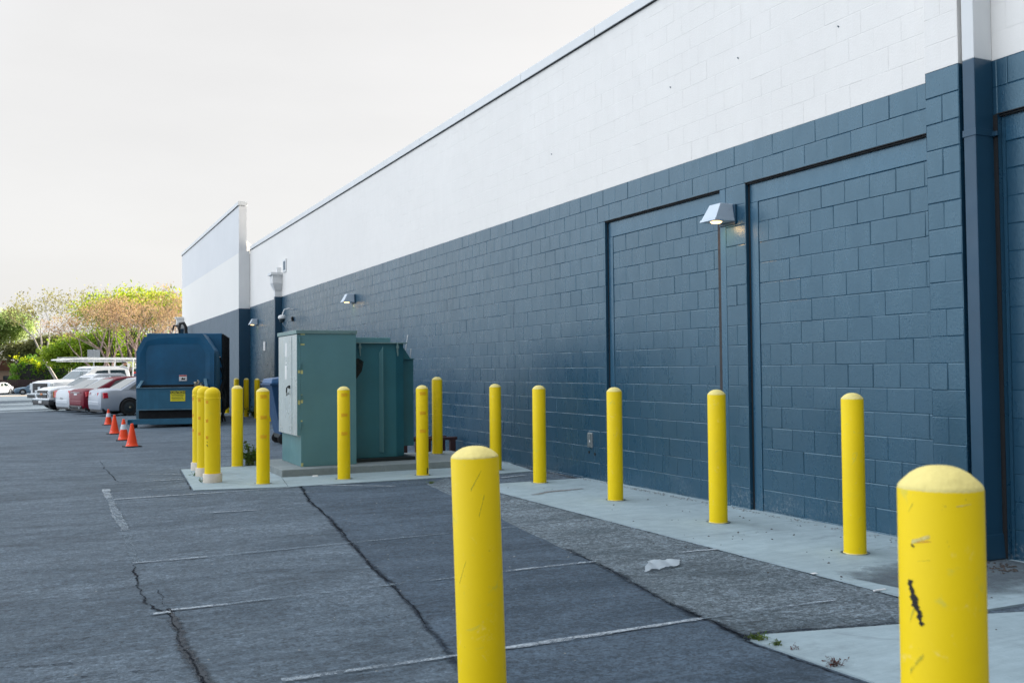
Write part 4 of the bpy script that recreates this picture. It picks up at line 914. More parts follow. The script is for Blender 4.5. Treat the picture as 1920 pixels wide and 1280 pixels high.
def sedan(E, th, label, paint, rim, L=4.6, W=1.76, Ht=1.43, style=0, face='rear'):
    t = thing('parked_car', label, 'car', (E[0], E[1], gz(E[0] + 1.5, E[1])), R(th), 'vehicles parked beside the building')
    hw = W / 2; wr = .315
    loft_body(t, 'body', [(0, .38, .72, hw * .72), (.05, .24, .93, hw * .86), (.22, .20, .985, hw * .95), (.55, .19, 1.0, hw), (1.2, .18, .96, hw), (2.6, .18, .93, hw), (3.3, .18, .92, hw), (3.9, .19, .84, hw * .98), (4.35, .22, .72, hw * .9), (4.55, .26, .62, hw * .78), (L, .34, .54, hw * .6)], paint, (1.02, 3.72), wr)
    zb = .90; zt = Ht
    c = [(.62, zb), (1.42, zt - .05), (1.75, zt), (2.55, zt), (2.85, zt - .05), (3.62, zb)] if style == 0 else [(.42, zb + .03), (1.35, zt - .07), (1.85, zt), (2.5, zt), (2.85, zt - .05), (3.65, zb)]
    rear = [(1.02, zb + .07), (1.50, zt - .10), (1.98, zt - .07), (1.98, zb + .07)] if style == 0 else [(1.0, zb + .09), (1.30, zt - .17), (1.62, zt - .10), (2.0, zt - .07), (2.0, zb + .07)]
    cabin(t, c, hw - .05, hw - .22, paint, M['glass'], [rear, [(2.05, zb + .07), (2.05, zt - .07), (2.55, zt - .07), (2.78, zt - .11), (3.28, zb + .07)]])
    slope_glass(t, 'rear_window', c[0], c[1], hw - .05, hw - .2, M['glass_lite'], -1); slope_glass(t, 'windshield', c[-1], c[-2], hw - .05, hw - .2, M['glass_lite'])
    for s in (-1, 1):
        for x in (1.02, 3.72): wheel(t, x, s * (hw - .10), wr, s, rim)
        m = MB()
        if style == 0: m.hexa([(-.005, s * hw * .50, .66), (.05, s * hw * .50, .66), (.28, s * hw * .972, .66), (.12, s * hw * .955, .66), (.0, s * hw * .50, .86), (.06, s * hw * .50, .86), (.26, s * hw * .955, .86), (.12, s * hw * .925, .86)])
        elif style == 1: m.hexa([(.0, s * hw * .42, .72), (.06, s * hw * .42, .70), (.42, s * hw * 1.004, .78), (.12, s * hw * .965, .70), (.02, s * hw * .42, .86), (.06, s * hw * .42, .87), (.52, s * hw * .975, .90), (.12, s * hw * .915, .89)])
        else: m.prism([(.03, .62), (.45, .66), (.12, .93), (.04, .93)], s * hw * .62, s * hw * 1.0, 'y')
        m.build('tail_light', M['tail'], t, bevel=.012)
        m = MB(); m.box(1.75, 1.92, s * (hw + .0) - .01, s * (hw + .0) + .012, .80, .83); m.box(2.72, 2.9, s * (hw + .0) - .01, s * (hw + .0) + .012, .80, .83); m.build('door_handle', M['chrome'], t)
        m = MB(); m.box(3.0, 3.16, s * (hw + .02), s * (hw + .17), .93, 1.05); m.build('door_mirror', paint, t, bevel=.02)
        m = MB(); m.box(1.35, 1.357, s * hw - .012, s * hw + .004, .3, .9); m.box(2.05, 2.057, s * hw - .012, s * hw + .004, .3, .9); m.build('door_seam', M['trim'], t)
    bx('license_plate', M['white'], t, .005, .035, -.16, .16, .66, .82, .004) if style != 2 else bx('license_plate', M['white'], t, -.0, .03, -.16, .16, .50, .64, .004)
    m = MB(); m.box(-.01, .12, -hw * .72, hw * .72, .36, .56); m.build('rear_bumper', paint, t, bevel=.045, seg=3)
    m = MB(); m.box(.10, 4.4, -hw * .86, hw * .86, .15, .28); m.build('underside', M['trim'], t)
    if style == 1:
        m = MB(); m.box(-.015, .12, -hw * .74, hw * .74, .24, .35); m.build('diffuser', M['trim'], t, bevel=.02)
        for s in (-1, 1): MB().lathe([(.045, -.05), (.045, .1)], 14, (0, s * hw * .6, .27), axis='x').build('exhaust_tip', M['chrome'], t)
        bx('chrome_strip', M['chrome'], t, -.005, .04, -.5, .5, .845, .87, .004)
    return t
sedan((1.45, 39.1), 14, 'silver sedan seen from behind, nearest of the parked cars', M['p_silver'], M['rim_dark'], Ht=1.42)
sedan((.90, 42.1), 18, 'maroon sedan with red tail lights between silver and white cars', M['p_maroon'], M['rim'], L=4.8, W=1.82, Ht=1.47, style=1)
sedan((.44, 45.0), 20, 'pearl white sedan with slanted red tail light, left of the maroon one', M['p_pearl'], M['rim'], L=4.7, W=1.80, Ht=1.47, style=2)

def pickup(E, th, label, big):
    t = thing('pickup_truck', label, 'pickup truck', (E[0], E[1], gz(E[0] + 1.5, E[1])), R(th), 'vehicles parked beside the building')
    P = M['p_white']
    if big:
        hw, wr, L, hood, roof, ax, gb = 1.015, .40, 6.2, 1.38, 2.05, (1.02, 5.0), .52
        st = [(0, .62, 1.22, hw * .86), (.06, .56, 1.30, hw * .93), (.30, .50, 1.36, hw * .98), (.9, .50, 1.40, hw), (1.75, .48, 1.42, hw), (4.05, .48, 1.40, hw)]
        prof = [(1.45, 1.36), (2.05, 1.86), (2.35, roof - .03), (2.7, roof), (3.9, roof), (4.08, roof - .06), (4.16, 1.36)]
        panes = [[(2.02, 1.45), (2.38, 1.82), (2.95, 1.86), (2.95, 1.45)], [(3.07, 1.45), (3.07, 1.86), (3.85, 1.86), (3.93, 1.45)]]; ws = ((1.45, 1.36), (2.22, 1.98))
    else:
        hw, wr, L, hood, roof, ax, gb = .875, .36, 5.3, 1.07, 1.66, (.92, 4.1), .42
        st = [(0, .50, .88, hw * .78), (.08, .46, .98, hw * .90), (.35, .42, 1.05, hw * .97), (.9, .40, 1.09, hw), (1.6, .40, 1.12, hw), (3.5, .40, 1.12, hw)]
        prof = [(1.30, 1.08), (2.0, 1.54), (2.2, roof - .03), (2.5, roof), (3.3, roof), (3.5, roof - .06), (3.6, 1.08)]
        panes = [[(1.80, 1.16), (2.2, 1.50), (2.68, 1.53), (2.68, 1.16)], [(2.78, 1.16), (2.78, 1.53), (3.25, 1.53), (3.38, 1.16)]]; ws = ((1.30, 1.08), (2.12, 1.60))
    bed = st[-1][2]
    st = st + [(L - .1, .5, bed, hw), (L, .55, bed - .03, hw * .97)]
    loft_body(t, 'body', st, P, ax, wr)
    cabin(t, prof, hw - .04, hw - .20, P, M['glass'], panes, nm='cab'); slope_glass(t, 'windshield', ws[0], ws[1], hw - .05, hw - .2, M['windshield'])
    m = MB(); m.box(4.3 if big else 3.72, L - .08, -hw + .1, hw - .1, bed - .005, bed + .016); m.build('bed_cover', M['trim'], t)
    for s in (-1, 1):
        for x in ax: wheel(t, x, s * (hw - .12), wr, s, M['rim'])
        m = MB(); m.box(ws[0][0] + .65, ws[0][0] + .82, s * (hw + .03), s * (hw + .22), prof[0][1] + .06, prof[0][1] + .30); m.build('door_mirror', M['trim'] if big else P, t, bevel=.02)
    if big:
        m = MB(); m.box(-.035, .05, -.66, .66, .80, 1.25); g = m.build('grille', M['black'], t, bevel=.02)
        m = MB()
        for z in (.90, 1.02, 1.14): m.box(-.05, -.03, -.60, .60, z, z + .035)
        for y in (-.45, -.3, -.15, .15, .3, .45): m.box(-.046, -.03, y - .012, y + .012, .83, 1.22)
        m.build('grille_bars', M['trim'], g)
        em = MB().lathe([(.10, -.06), (.10, -.04)], 24, axis='x').build('oval_emblem', M['chrome'], g); em.scale = (1, 1.25, .62); em.location = (-.0, 0, 1.03)
        for s in (-1, 1): MB().box(-.02, .16, s * .68, s * .955, .92, 1.25).build('headlight', M['lens'], t, bevel=.02)
        b = bx('front_bumper', M['black'], t, -.14, .10, -.98, .98, .55, .76, .03); bx('bumper_edge', M['chrome'], b, -.145, .0, -.97, .97, .70, .77, .01)
        bx('license_plate', M['white'], b, -.155, -.142, -.16, .16, .58, .70); bx('air_dam', M['trim'], t, -.04, .08, -.7, .7, .34, .55, .02)
        # ladder rack
        rk = MB(); zr = 2.40
        for s in (-1, 1):
            rk.tube([(.95, s * .78, zr - .04), (1.6, s * .80, zr), (6.3, s * .80, zr)], .032, 8); rk.tube([(1.2, s * .78, zr - .1), (6.3, s * .8, zr - .12)], .022, 8)
            for x, xb in ((4.35, 4.30), (6.1, 6.15)): rk.tube([(xb, s * .86, bed), (x, s * .80, zr)], .038, 8)
            rk.tube([(4.35, s * .82, 1.9), (5.1, s * .8, zr - .1)], .02, 6)
        for x in (.98, 1.9, 3.0, 4.35, 5.2, 6.1): rk.tube([(x, -.8, zr - (.04 if x < 1.2 else 0)), (x, .8, zr - (.04 if x < 1.2 else 0))], .028, 8)
        rk.build('ladder_rack', M['white'], t)
        mk = MB()
        for s in (-1, 1): mk.tube([(1.0, s * .3, zr + .06), (5.9, s * .3, zr + .06)], .028, 6)
        for k in range(15): mk.tube([(1.2 + k * .32, -.3, zr + .06), (1.2 + k * .32, .3, zr + .06)], .016, 6)
        lad = mk.build('ladder', M['alu'], None); lad.matrix_world = Matrix.Translation(t.location) @ Matrix.Rotation(R(th), 4, 'Z'); tag(lad, 'aluminium ladder lying flat on the rack of the big white truck', 'ladder')
    else:
        g = MB().box(-.03, .06, -.50, .50, .60, .93).build('grille', M['black'], t, bevel=.02)
        bx('chrome_bar', M['chrome'], g, -.05, -.028, -.56, .56, .735, .80, .01)
        m = MB(); m.prism([(-.14, .745), (-.045, .745), (-.045, .725), (.045, .725), (.045, .745), (.14, .745), (.14, .79), (.045, .79), (.045, .81), (-.045, .81), (-.045, .79), (-.14, .79)], -.058, -.05, 'x'); m.build('cross_emblem', M['amber'], g)
        for s in (-1, 1):
            MB().box(.0, .22, s * .53, s * .83, .80, .93).build('headlight', M['lens'], t, bevel=.02); MB().box(.0, .20, s * .53, s * .82, .62, .76).build('lower_headlight', M['lens'], t, bevel=.02)
            MB().box(.12, .26, s * .80, s * .866, .62, .90).build('turn_signal', M['amber'], t, bevel=.01)
        b = bx('front_bumper', M['chrome'], t, -.10, .14, -.86, .86, .47, .58, .03); bx('bumper_skirt', M['trim'], b, -.09, .16, -.85, .85, .28, .475, .04)
        bx('license_plate', M['white'], b, -.11, -.095, -.16, .16, .37, .48)
    return t
pickup((-.30, 48.0), 23, 'smaller white pickup with a gold cross emblem and stacked headlights', False)
big = pickup((-.42, 51.4), 28, 'big white crew-cab truck with a ladder rack and black grille', True)

# ------------------------------------------------------------------ person bending over the truck bed
def skin_figure(verts, edges, root=0, sub=2):
    me = bpy.data.meshes.new('person_body'); me.from_pydata([v[0] for v in verts], edges, []); o = bpy.data.objects.new('person_body', me); col.objects.link(o)
    sk = o.modifiers.new('s', 'SKIN'); sk.use_smooth_shade = True
    for i, v in enumerate(verts): me.skin_vertices[0].data[i].radius = v[1] if isinstance(v[1], tuple) else (v[1], v[1]); me.skin_vertices[0].data[i].use_root = (i == root)
    ss = o.modifiers.new('u', 'SUBSURF'); ss.levels = sub; ss.render_levels = sub
    dg = bpy.context.evaluated_depsgraph_get(); m2 = bpy.data.meshes.new_from_object(o.evaluated_get(dg)); bpy.data.objects.remove(o); return m2
def add_person():
    s = 4.55; d_ = Vector((math.cos(R(28)), math.sin(R(28)))); base = Vector((-.42, 51.4)) + d_ * s; z0 = gz(1, 51.4) + 1.0
    t = thing('person', 'person in a white shirt and yellow vest bending forward in the truck bed', 'person', (base.x + .35, base.y, z0), R(0))
    V = [((.15, 0, .88), (.15, .12)), ((.08, 0, 1.02), (.15, .13)), ((-.10, 0, 1.14), (.17, .12)), ((-.28, 0, 1.17), (.16, .11)), ((-.37, 0, 1.17), (.06, .06)), ((-.46, 0, 1.17), (.085, .09)), ((-.56, 0, 1.15), (.08, .095)),
         ((-.27, -.19, 1.13), .055), ((-.33, -.22, .90), .045), ((-.42, -.16, .70), .036), ((-.45, -.15, .64), .03), ((-.27, .19, 1.13), .055), ((-.33, .22, .90), .045), ((-.44, .14, .70), .036), ((-.48, .13, .64), .03),
         ((.14, -.10, .82), .09), ((.08, -.12, .45), .065), ((.14, -.13, .08), .045), ((.02, -.14, .04), .04), ((.14, .10, .82), .09), ((.12, .12, .45), .065), ((.16, .13, .08), .045), ((.04, .14, .04), .04)]
    Ed = [(0, 1), (1, 2), (2, 3), (3, 4), (4, 5), (5, 6), (3, 7), (7, 8), (8, 9), (9, 10), (3, 11), (11, 12), (12, 13), (13, 14), (0, 15), (15, 16), (16, 17), (17, 18), (0, 19), (19, 20), (20, 21), (21, 22)]
    me = skin_figure(V, Ed); skin = M_plain('skin', (.38, .2, .13), .6); shirt = M_plain('white_shirt', (.75, .75, .73), .8); jean = M_plain('blue_trousers', (.02, .05, .12), .8); boot = M_plain('boots', (.03, .02, .02), .7)
    for mm in (skin, shirt, jean, boot): me.materials.append(mm)
    for p in me.polygons:
        c = p.center; k = 1
        if c.z < .14: k = 3
        elif c.z < .92 and c.x > -.05: k = 2
        elif c.x < -.39 or (c.x < -.2 and c.z < .80): k = 0
        p.material_index = k
    o = bpy.data.objects.new('body', me); col.objects.link(o); o.parent = t
    MB().lathe([(.115, -.0), (.12, .04), (.10, .10), (.05, .13)], 20, (-.53, 0, 1.21)).build('cap', M['black'], t)
    m = MB(); m.hexa([(-.33, -.18, 1.02), (-.02, -.17, .98), (-.02, .17, .98), (-.33, .18, 1.02), (-.33, -.17, 1.30), (0, -.16, 1.26), (0, .16, 1.26), (-.33, .17, 1.30)]); m.build('vest', M_plain('hi_vis_yellow', (.62, .66, .22), .7), t, bevel=.05, seg=3)
    m = MB()
    for s_ in (-1, 1):
        for k in range(5): bb = Vector((-.46 if s_ < 0 else -.49, s_ * .14, .62)); m.tube([bb + Vector((0, (k - 2) * .018, 0)), bb + Vector((-.03, (k - 2) * .02, -.04)), bb + Vector((-.03, (k - 2) * .02, -.075 + abs(k - 2) * .006))], .0085, 6)
    m.build('fingers', skin, t)
    return t
add_person()
d_ = Vector((math.cos(R(28)), math.sin(R(28)))); q = Vector((-.42, 51.4)) + d_ * 5.25; zb = gz(1, 51.4) + 1.42
t = thing('tool_bag', 'red and dark blue tool bag on the truck bed under the rack', 'bag', (q.x, q.y, zb), R(28))
bx('bag', M['bin_blue'], t, -.28, .28, -.2, .2, 0, .26, .04); bx('flap', M['red'], t, -.30, .30, -.22, .22, .24, .34, .04)

# ------------------------------------------------------------------ street sign, far cars, fence, house
t = thing('road_sign', 'grey back of a square road sign on a post behind the trucks', 'sign', (2.24, 60, gz(2, 60)))
bx('panel', M['alu'], t, -.33, .33, .03, .036, 2.48, 3.12, .004); MB().tube([(0, 0, 0), (0, 0, 3.15)], .028, 8).build('post', M['alu'], t)
def far_sedan(x, y, rz, label, paint, flip=False):
    t = thing('parked_car', label, 'car', (x, y, -1.0), rz, 'cars across the street'); hw = .9; wr = .33
    loft_body(t, 'body', [(0, .38, .62, hw * .7), (.1, .25, .75, hw * .88), (.5, .2, .84, hw), (1.3, .18, .92, hw), (3.5, .18, .97, hw), (4.3, .22, .98, hw * .95), (4.65, .35, .85, hw * .8)], paint, (.9, 3.65), wr)
    cabin(t, [(1.15, .9), (1.95, 1.38), (2.3, 1.43), (3.0, 1.43), (3.4, 1.36), (4.1, .93)], hw - .06, hw - .25, paint, M['glass'], [[(1.55, .98), (2.05, 1.33), (2.5, 1.36), (2.5, .98)], [(2.58, .98), (2.58, 1.36), (3.1, 1.36), (3.6, 1.05), (3.6, .98)]])
    for s in (-1, 1):
        for xx in (.9, 3.65): wheel(t, xx, s * (hw - .1), wr, s, M['rim'])
    return t
far_sedan(-3.75, 127, 0, 'grey blue sedan across the street in front of the hedge', M['p_blue'])
far_sedan(-1.3, 131.5, R(90), 'pale hatchback peeking over the grey blue sedan', M['p_silver'])
far_sedan(-6.9, 129.5, R(60), 'white car cut off at the left edge of the photo', M['p_white'])
M['fence'] = M_plain('brown_fence_wood', (.045, .028, .03), .8, 0, .2, 1)
t = thing('wooden_fence', 'dark brown wooden fence behind the far cars', 'fence', (-14, 134, -1))
m = MB()
for k in range(72): m.box(k * .2, k * .2 + .185, 0, .03, 0, 1.75 + random.uniform(-.02, .02))
m.build('boards', M['fence'], t); bx('rail', M['fence'], t, 0, 14.4, .03, .08, 1.2, 1.3)
t = thing('house', 'low house with a red-brown roof behind the fence at far left', 'house', (-16, 150, -1))
bx('wall', M_plain('peach_stucco', (.5, .34, .26), .8), t, 0, 13, 0, 8, 0, 2.9)
MB().prism([(-.5, 2.9), (13.5, 2.9), (11, 4.4), (2, 4.4)], -.6, 8.6, 'y').build('roof', M_plain('brown_roof', (.2, .09, .06), .8, 0, .3, 2), t)
bx('window', M['glass'], t, 10.2, 11.8, -.03, .02, 1.1, 2.2)
t = thing('canopy_tent', 'dark green tarp canopy beside the far white car', 'canopy', (-10.5, 132, -1))
MB().prism([(0, 1.9), (4.4, 1.9), (4.0, 2.5), (.4, 2.5)], 0, 2.6, 'y').build('tarp', M_plain('green_tarp', (.02, .06, .055), .7), t)
for x in (.1, 4.3): MB().tube([(x, .1, 0), (x, .1, 1.95)], .04, 6).build('pole', M['steel_dark'], t)
t = thing('light_pole', 'thin grey light pole behind the leafy trees', 'light pole', (3.35, 84, -.6)); MB().tube([(0, 0, 0), (0, 0, 8.2)], [.09, .06], 8).build('pole', M['alu'], t); bx('lamp_head', M['alu'], t, -.7, .05, -.12, .12, 8.15, 8.28, .02)

# ------------------------------------------------------------------ vegetation
def leaves(m, c, n, spread, size, rnd, flat=1.0):
    for _ in range(n):
        p = Vector((rnd.gauss(0, 1), rnd.gauss(0, 1), rnd.gauss(0, 1) * flat)) * spread * .55 + c
        u = Vector((rnd.uniform(-1, 1), rnd.uniform(-1, 1), rnd.uniform(-1, 1))).normalized(); v = u.orthogonal().normalized(); v.rotate(Quaternion(u, rnd.uniform(0, 6.28)))
        s = size * rnd.uniform(.6, 1.4); m.v += [tuple(p - u * s), tuple(p + v * s * .45), tuple(p + u * s), tuple(p - v * s * .45)]; k = len(m.v); m.f.append((k - 4, k - 3, k - 2, k - 1)); m.mi.append(0); m.sm.append(False)
def grow(tm, tips, p, dr, L, rad, lvl, rnd, up=.15, spread=.55, nseg=3, kids=(2, 3), shrink=.72):
    pts = [p.copy()]; rs = [rad]; q = p.copy(); dd = dr.copy()
    for i in range(nseg):
        dd = (dd + Vector((rnd.uniform(-1, 1), rnd.uniform(-1, 1), rnd.uniform(-.6, 1))) * .16 + Vector((0, 0, up * .3))).normalized(); q = q + dd * L / nseg; pts.append(q.copy()); rs.append(rad * (1 - .38 * (i + 1) / nseg))
        if lvl <= 2: tips.append((q.copy(), lvl))
    tm.tube(pts, rs, 7 if lvl > 2 else 4)
    if lvl == 0: return
    for k in range(rnd.randint(*kids)):
        a = Vector((rnd.uniform(-1, 1), rnd.uniform(-1, 1), rnd.uniform(-.35, .6))).normalized(); nd = (dd * (1 - spread) + a * spread + Vector((0, 0, up))).normalized()
        grow(tm, tips, q, nd, L * shrink * rnd.uniform(.8, 1.15), rs[-1] * .72, lvl - 1, rnd, up, spread, nseg, kids, shrink)
def bark(nm, c): return M_plain(nm, c, .85, 0, .3, 3, .3)
def tree(nm, label, x, y, seed, h_trunk, L, lvl, rad, leafmat, n_leaf, spread, lsize, barkm, dirs=None, up=.15, sp=.55, kids=(2, 3), group='trees beyond the parking lot', flat=.8, tw=0, keep=1.0, shrink=.72):
    rnd = random.Random(seed); t = thing(nm, label, 'tree', (x, y, gz(x, y)), 0, group)
    tm = MB(); tips = []
    for dr in (dirs or [(0, 0, 1)]):
        d0 = Vector(dr).normalized(); b = Vector((dr[0] * .15, dr[1] * .15, 0)); e = b + d0 * h_trunk
        tm.tube([b, (b + e) / 2 + Vector((rnd.uniform(-.05, .05), rnd.uniform(-.05, .05), 0)), e], [rad, rad * .85, rad * .75], 8)
        for k in range(3):
            a = Vector((rnd.uniform(-1, 1), rnd.uniform(-1, 1), .5)).normalized(); grow(tm, tips, e, (d0 * .6 + a * .6).normalized(), L, rad * .62, lvl, rnd, up, sp, 3, kids, shrink)
    tm.build('trunk', barkm, t, fix=False)
    if leafmat:
        lm = MB()
        for p, lv in tips:
            if rnd.random() < keep: leaves(lm, p, n_leaf, spread, lsize, rnd, flat)
        lm.build('crown', leafmat, t, fix=False)
    return t
bk = bark('pinkish_bark', (.42, .31, .26)); bk2 = bark('pale_bark', (.5, .44, .38)); bk3 = bark('dark_bark', (.08, .06, .05))
Lc = M_leaf('rusty_budding_twigs', (.36, .20, .14), (.52, .33, .20), (.46, .40, .10), 1.2, .5); Lg = M_leaf('fresh_green_leaf', (.30, .42, .03), (.56, .58, .06), (.22, .28, .03), .8, .55)
Lg2 = M_leaf('spring_green_leaf', (.22, .38, .03), (.46, .54, .05), (.12, .22, .02), .9, .55); Lp = M_leaf('pale_new_leaf', (.38, .33, .10), (.34, .36, .12), (.30, .22, .12), 1, .4)
Ld = M_leaf('dull_green_leaf', (.13, .17, .06), (.22, .25, .09), (.20, .13, .06), .7, .4); Ll = M_leaf('light_grey_green_leaf', (.42, .54, .16), (.55, .62, .28), (.28, .42, .10), .8, .6)
tree('crape_myrtle', 'vase-shaped tree with rusty pink twigs, trunk right of the road sign', 3.95, 64, 11, 1.6, 1.75, 4, .12, Lc, 9, .42, .06, bk, [(-.75, 0, 1), (-.3, .2, 1), (.15, -.15, 1), (.6, .1, 1)], .02, .45, (2, 3), keep=.30, shrink=.74, flat=.45)
tree('crape_myrtle', 'rusty-twigged tree half hidden behind the blue compactor', 6.0, 67, 12, 1.8, 1.8, 4, .12, Lc, 9, .42, .06, bk, [(-.5, 0, 1), (.0, .2, 1), (.5, -.15, 1)], .02, .45, (2, 3), keep=.30, shrink=.74, flat=.45)
tree('leafy_tree', 'tall bright green tree behind the rusty-twigged one', 5.0, 76, 13, 2.0, 1.9, 4, .14, Lg, 15, .70, .12, bk3, [(-.35, 0, 1), (.1, .2, 1), (.4, -.1, 1)], .26, .55, (2, 2), keep=.8)
tree('leafy_tree', 'bright green tree whose top shows next to the tall wing', 8.0, 78, 14, 2.2, 2.0, 4, .14, Lg, 15, .70, .12, bk3, [(-.4, 0, 1), (.2, .2, 1)], .26, .5, (2, 2), keep=.75)
tree('bushy_tree', 'low bushy spring green tree behind the road sign', 3.0, 80, 15, 1.1, 1.5, 3, .12, Lg2, 46, .62, .12, bk3, [(-.5, 0, 1), (0, .1, 1), (.45, 0, 1)], .16, .6, (2, 3))
tree('bushy_tree', 'spring green bushy tree behind the bending person', 5.9, 83, 18, 1.1, 1.5, 3, .12, Lg2, 46, .65, .12, bk3, [(-.5, 0, 1), (0, .1, 1), (.45, 0, 1)], .16, .6, (2, 3))
tree('sycamore_tree', 'tall nearly bare pale tree left of the leafy ones', 1.45, 92, 16, 3.8, 2.1, 4, .15, Lp, 5, .55, .10, bk2, [(-.55, 0, 1), (.05, .1, 1)], .10, .55, (2, 3), keep=.5, shrink=.72)
tree('round_tree', 'dull green round tree left of the bare one', -2.2, 147, 17, 2.2, 1.9, 3, .22, Ld, 70, .95, .17, bk3, [(-.3, 0, 1), (.3, 0, 1)], .12, .6)
tree('round_tree', 'dark olive tree under the bare pale tree', .9, 144, 19, 2.6, 1.9, 3, .2, Ld, 60, .9, .17, bk3, None, .2, .6)
tree('pale_green_tree', 'big pale green tree at the left edge of the photo', -7.6, 148, 20, 3.6, 2.7, 3, .24, Ll, 70, 1.15, .19, bk3, [(-.3, 0, 1), (.35, 0, 1)], .22, .55)
# hedge
rnd = random.Random(30); M['hedge'] = M_leaf('hedge_leaf', (.12, .28, .02), (.26, .46, .04), (.06, .15, .015), 1.1, .45); M['hedge_tip'] = M_leaf('hedge_sunlit_new_growth', (.60, .66, .02), (.75, .74, .03), (.4, .5, .02), 1.1, .6)  # tips: new growth, with sunlight on the top put into their yellow
t = thing('tall_hedge', 'tall dense hedge with yellow-green top behind the far cars', 'hedge', (-4.3, 137, -1)); hm = MB(); ht = MB(); core = MB()
for k in range(520):
    x = rnd.uniform(0, 16); y_ = rnd.uniform(-1.0, .6); top = 4.2 + .5 * math.sin(x * 1.3) + .35 * math.sin(x * 2.9 + 1); z = rnd.uniform(.1, 1) ** .8 * top
    if x < 1.0: z *= .8
    leaves(hm, Vector((x, y_, z)), 22, .42, .15, rnd)
for k in range(90):
    x = rnd.uniform(.2, 16); top = 4.2 + .5 * math.sin(x * 1.3) + .35 * math.sin(x * 2.9 + 1); leaves(ht, Vector((x, rnd.uniform(-1.1, .4), top - abs(rnd.gauss(0, .45)))), 24, .36, .15, rnd)
core.box(.6, 15.6, -.5, .3, 0, 3.6); core.build('dark_inner_block', M['trim'], t); hm.build('foliage', M['hedge'], t, fix=False); ht.build('sunlit_new_growth', M['hedge_tip'], t, fix=False)  # near-black box paints the shade inside the foliage
# far off belt of trees
rnd = random.Random(31); fm = MB()
for k in range(700):
    x = rnd.uniform(-70, 60); top = 4.5 + 1.5 * math.sin(x * .21) + 1.1 * math.sin(x * .53 + 1); leaves(fm, Vector((x, 190 + rnd.uniform(-3, 3), rnd.uniform(-.5, 1) * top)), 20, 1.6, .5, rnd)
tag(fm.build('distant_trees', Ld, fix=False), 'far belt of dull green trees along the horizon', 'trees', kind='stuff')

def weed(x, y, label, s, n, mat, z=0, hgt=1.0):
    rnd = random.Random(int(x * 100 + y * 7)); t = thing('weed', label, 'weed', (x, y, z), 0, 'weeds in the pavement cracks')
    sm = MB(); lm = MB()
    for k in range(n):
        a = rnd.uniform(0, 6.28); rr = rnd.uniform(.2, 1) * s; p = [(0, 0, 0)]; tip = Vector((math.cos(a) * rr, math.sin(a) * rr, rnd.uniform(.3, 1) * s * hgt))
        sm.tube([(rnd.uniform(-.3, .3) * s, rnd.uniform(-.3, .3) * s, -.002), tuple(tip * .6 + Vector((0, 0, .2 * s))), tuple(tip)], s * .012, 4)
        for q in range(6): leaves(lm, tip * rnd.uniform(.35, 1), 1, s * .12, s * .11, rnd)
    sm.build('stems', mat, t, fix=False); lm.build('leaves', mat, t, fix=False)
weed(3.37, 4.11, 'low green weed at the corner of the near concrete apron', .075, 30, M['leafw'], .004, .6)
weed(3.39, 3.98, 'thin green weed trailing along the near apron edge', .055, 22, M['leafw'], .004, .7)
weed(3.40, 3.88, 'single reddish weed sprig on the near apron edge', .04, 8, M['leafr'], .004)
weed(3.40, 3.57, 'reddish weed sprouting on the apron edge, closest to the camera', .065, 16, M['leafr'], .004, .8)
weed(2.80, 15.3, 'tall scraggly green weed behind the slab, left of the pad', .30, 46, M['leafw'], 0, 1.25)
weed(4.36, 11.62, 'small flat green weed in the asphalt near the slab', .07, 18, M['leafw'], .004, .4)
weed(1.79, 13.2, 'tiny weed at the foot of the front sleeved bollard', .07, 12, M['leafw'], .01)
weed(1.80, 14.08, 'tiny weed at the foot of the middle sleeved bollard', .07, 12, M['leafw'], .01)
weed(5.95, 31.6, 'green weed clump at the foot of a far bollard by the wall', .38, 40, M['leafw'], 0, .9)

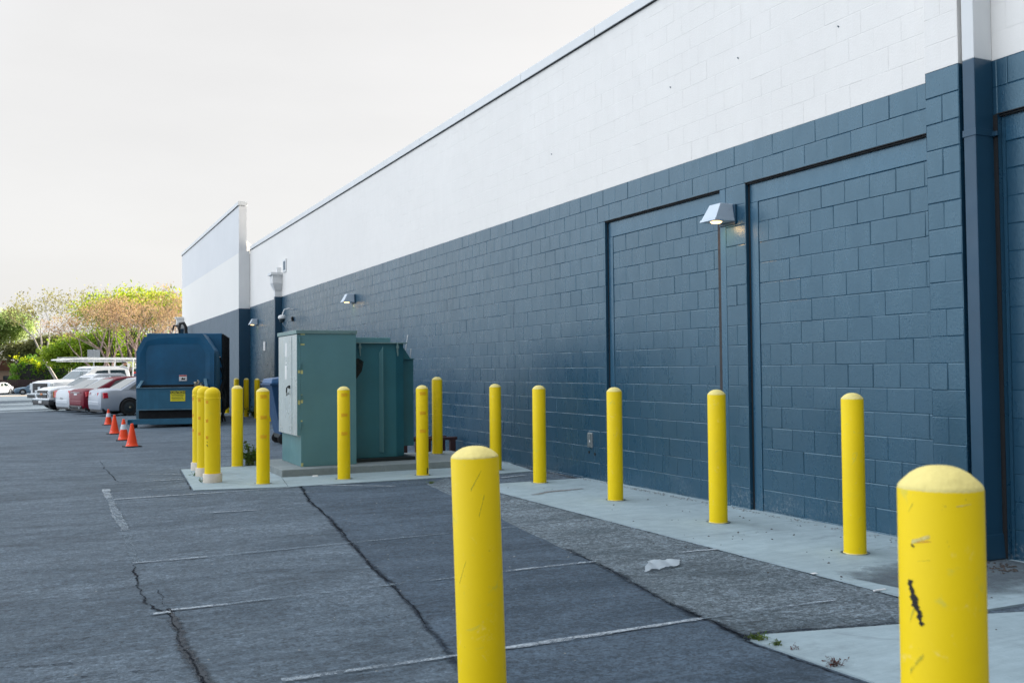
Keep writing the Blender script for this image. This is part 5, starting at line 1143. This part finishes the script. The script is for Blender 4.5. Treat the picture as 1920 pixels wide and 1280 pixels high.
# litter ------------------------------------------------------------------
rnd = random.Random(44)
m = MB(); nx, ny = 14, 8; c0, c1, c2, c3 = Vector((3.77, 5.80)), Vector((4.10, 5.86)), Vector((4.25, 6.05)), Vector((4.02, 6.12))
for j in range(ny + 1):
    for i in range(nx + 1):
        u, v = i / nx, j / ny; p = (c0 * (1 - u) + c1 * u) * (1 - v) + (c3 * (1 - u) + c2 * u) * v; p += Vector((rnd.uniform(-.008, .008), rnd.uniform(-.008, .008)))
        m.v.append((p.x, p.y, .012 + abs(math.sin(u * 7 + v * 3)) * .010 + rnd.uniform(0, .007)))
for j in range(ny):
    for i in range(nx): a = j * (nx + 1) + i; m.f.append((a, a + 1, a + nx + 2, a + nx + 1)); m.mi.append(0); m.sm.append(True)
pb = NT('thin_plastic'); pb.set(col=(.62, .70, .76), rough=.3, alpha=.62)
tag(m.build('plastic_bag', pb.m, fix=False), 'flattened clear plastic bag lying on the asphalt near the apron', 'litter')
tag(MB().box(4.74, 4.84, 4.63, 4.645, .012, .018).build('paper_strip', M['white']), 'thin white stick of litter on the apron edge', 'litter'); bpy.data.objects['paper_strip'].rotation_euler = (0, 0, 0)
tag(MB().box(4.76, 4.80, 5.20, 5.23, .013, .016).build('paper_scrap', M['white']), 'small white paper scrap on the apron edge', 'litter')
tag(MB().hexa([(3.22, 13.12, .013), (3.30, 13.10, .013), (3.31, 13.16, .013), (3.23, 13.17, .013), (3.23, 13.13, .03), (3.29, 13.11, .035), (3.30, 13.15, .03), (3.24, 13.16, .028)]).build('paper_scrap', M['white']), 'crumpled white paper at the foot of the raised pad', 'litter')
def crumbs(name, label, cx, cy, rx, ry, n, size, mat, z=.013, lit=True):
    m = MB()
    for k in range(n):
        x = cx + rnd.gauss(0, rx); y = cy + rnd.gauss(0, ry); s = size * rnd.uniform(.5, 1.6); a = rnd.uniform(0, 3)
        v = [(x + s * math.cos(a + q), y + s * .6 * math.sin(a + q), z + (0 if q else .4 * s)) for q in (0, 1.7, 3.1, 4.6)]; m.add(v + [(x, y, z + s * .5)], [(0, 1, 4), (1, 2, 4), (2, 3, 4), (3, 0, 4)])
    return tag(m.build(name, mat, fix=False), label, 'litter', kind='stuff')
M['pebble'] = M_plain('grit', (.22, .24, .25), .9, 0, .4, 90); M['deadleaf'] = M_plain('dead_leaf', (.05, .04, .035), .8, 0, .4, 50)
crumbs('dead_leaves', 'dark dead leaves and crumbs at the foot of the wall by the downspout', 6.02, 4.72, .10, .10, 70, .012, M['deadleaf'], .019)
crumbs('grit', 'pale grit gathered along the foot of the block wall', 6.26, 9.6, .03, 2.4, 420, .009, M['pebble'], .014)
crumbs('asphalt_pebbles', 'loose pebbles scattered on the dark asphalt', 2.8, 7.5, 1.4, 2.4, 160, .008, M['pebble'], .007)
crumbs('apron_crumbs', 'dark crumbs scattered on the concrete apron', 5.5, 6.8, .5, 1.6, 70, .010, M['deadleaf'], .013)
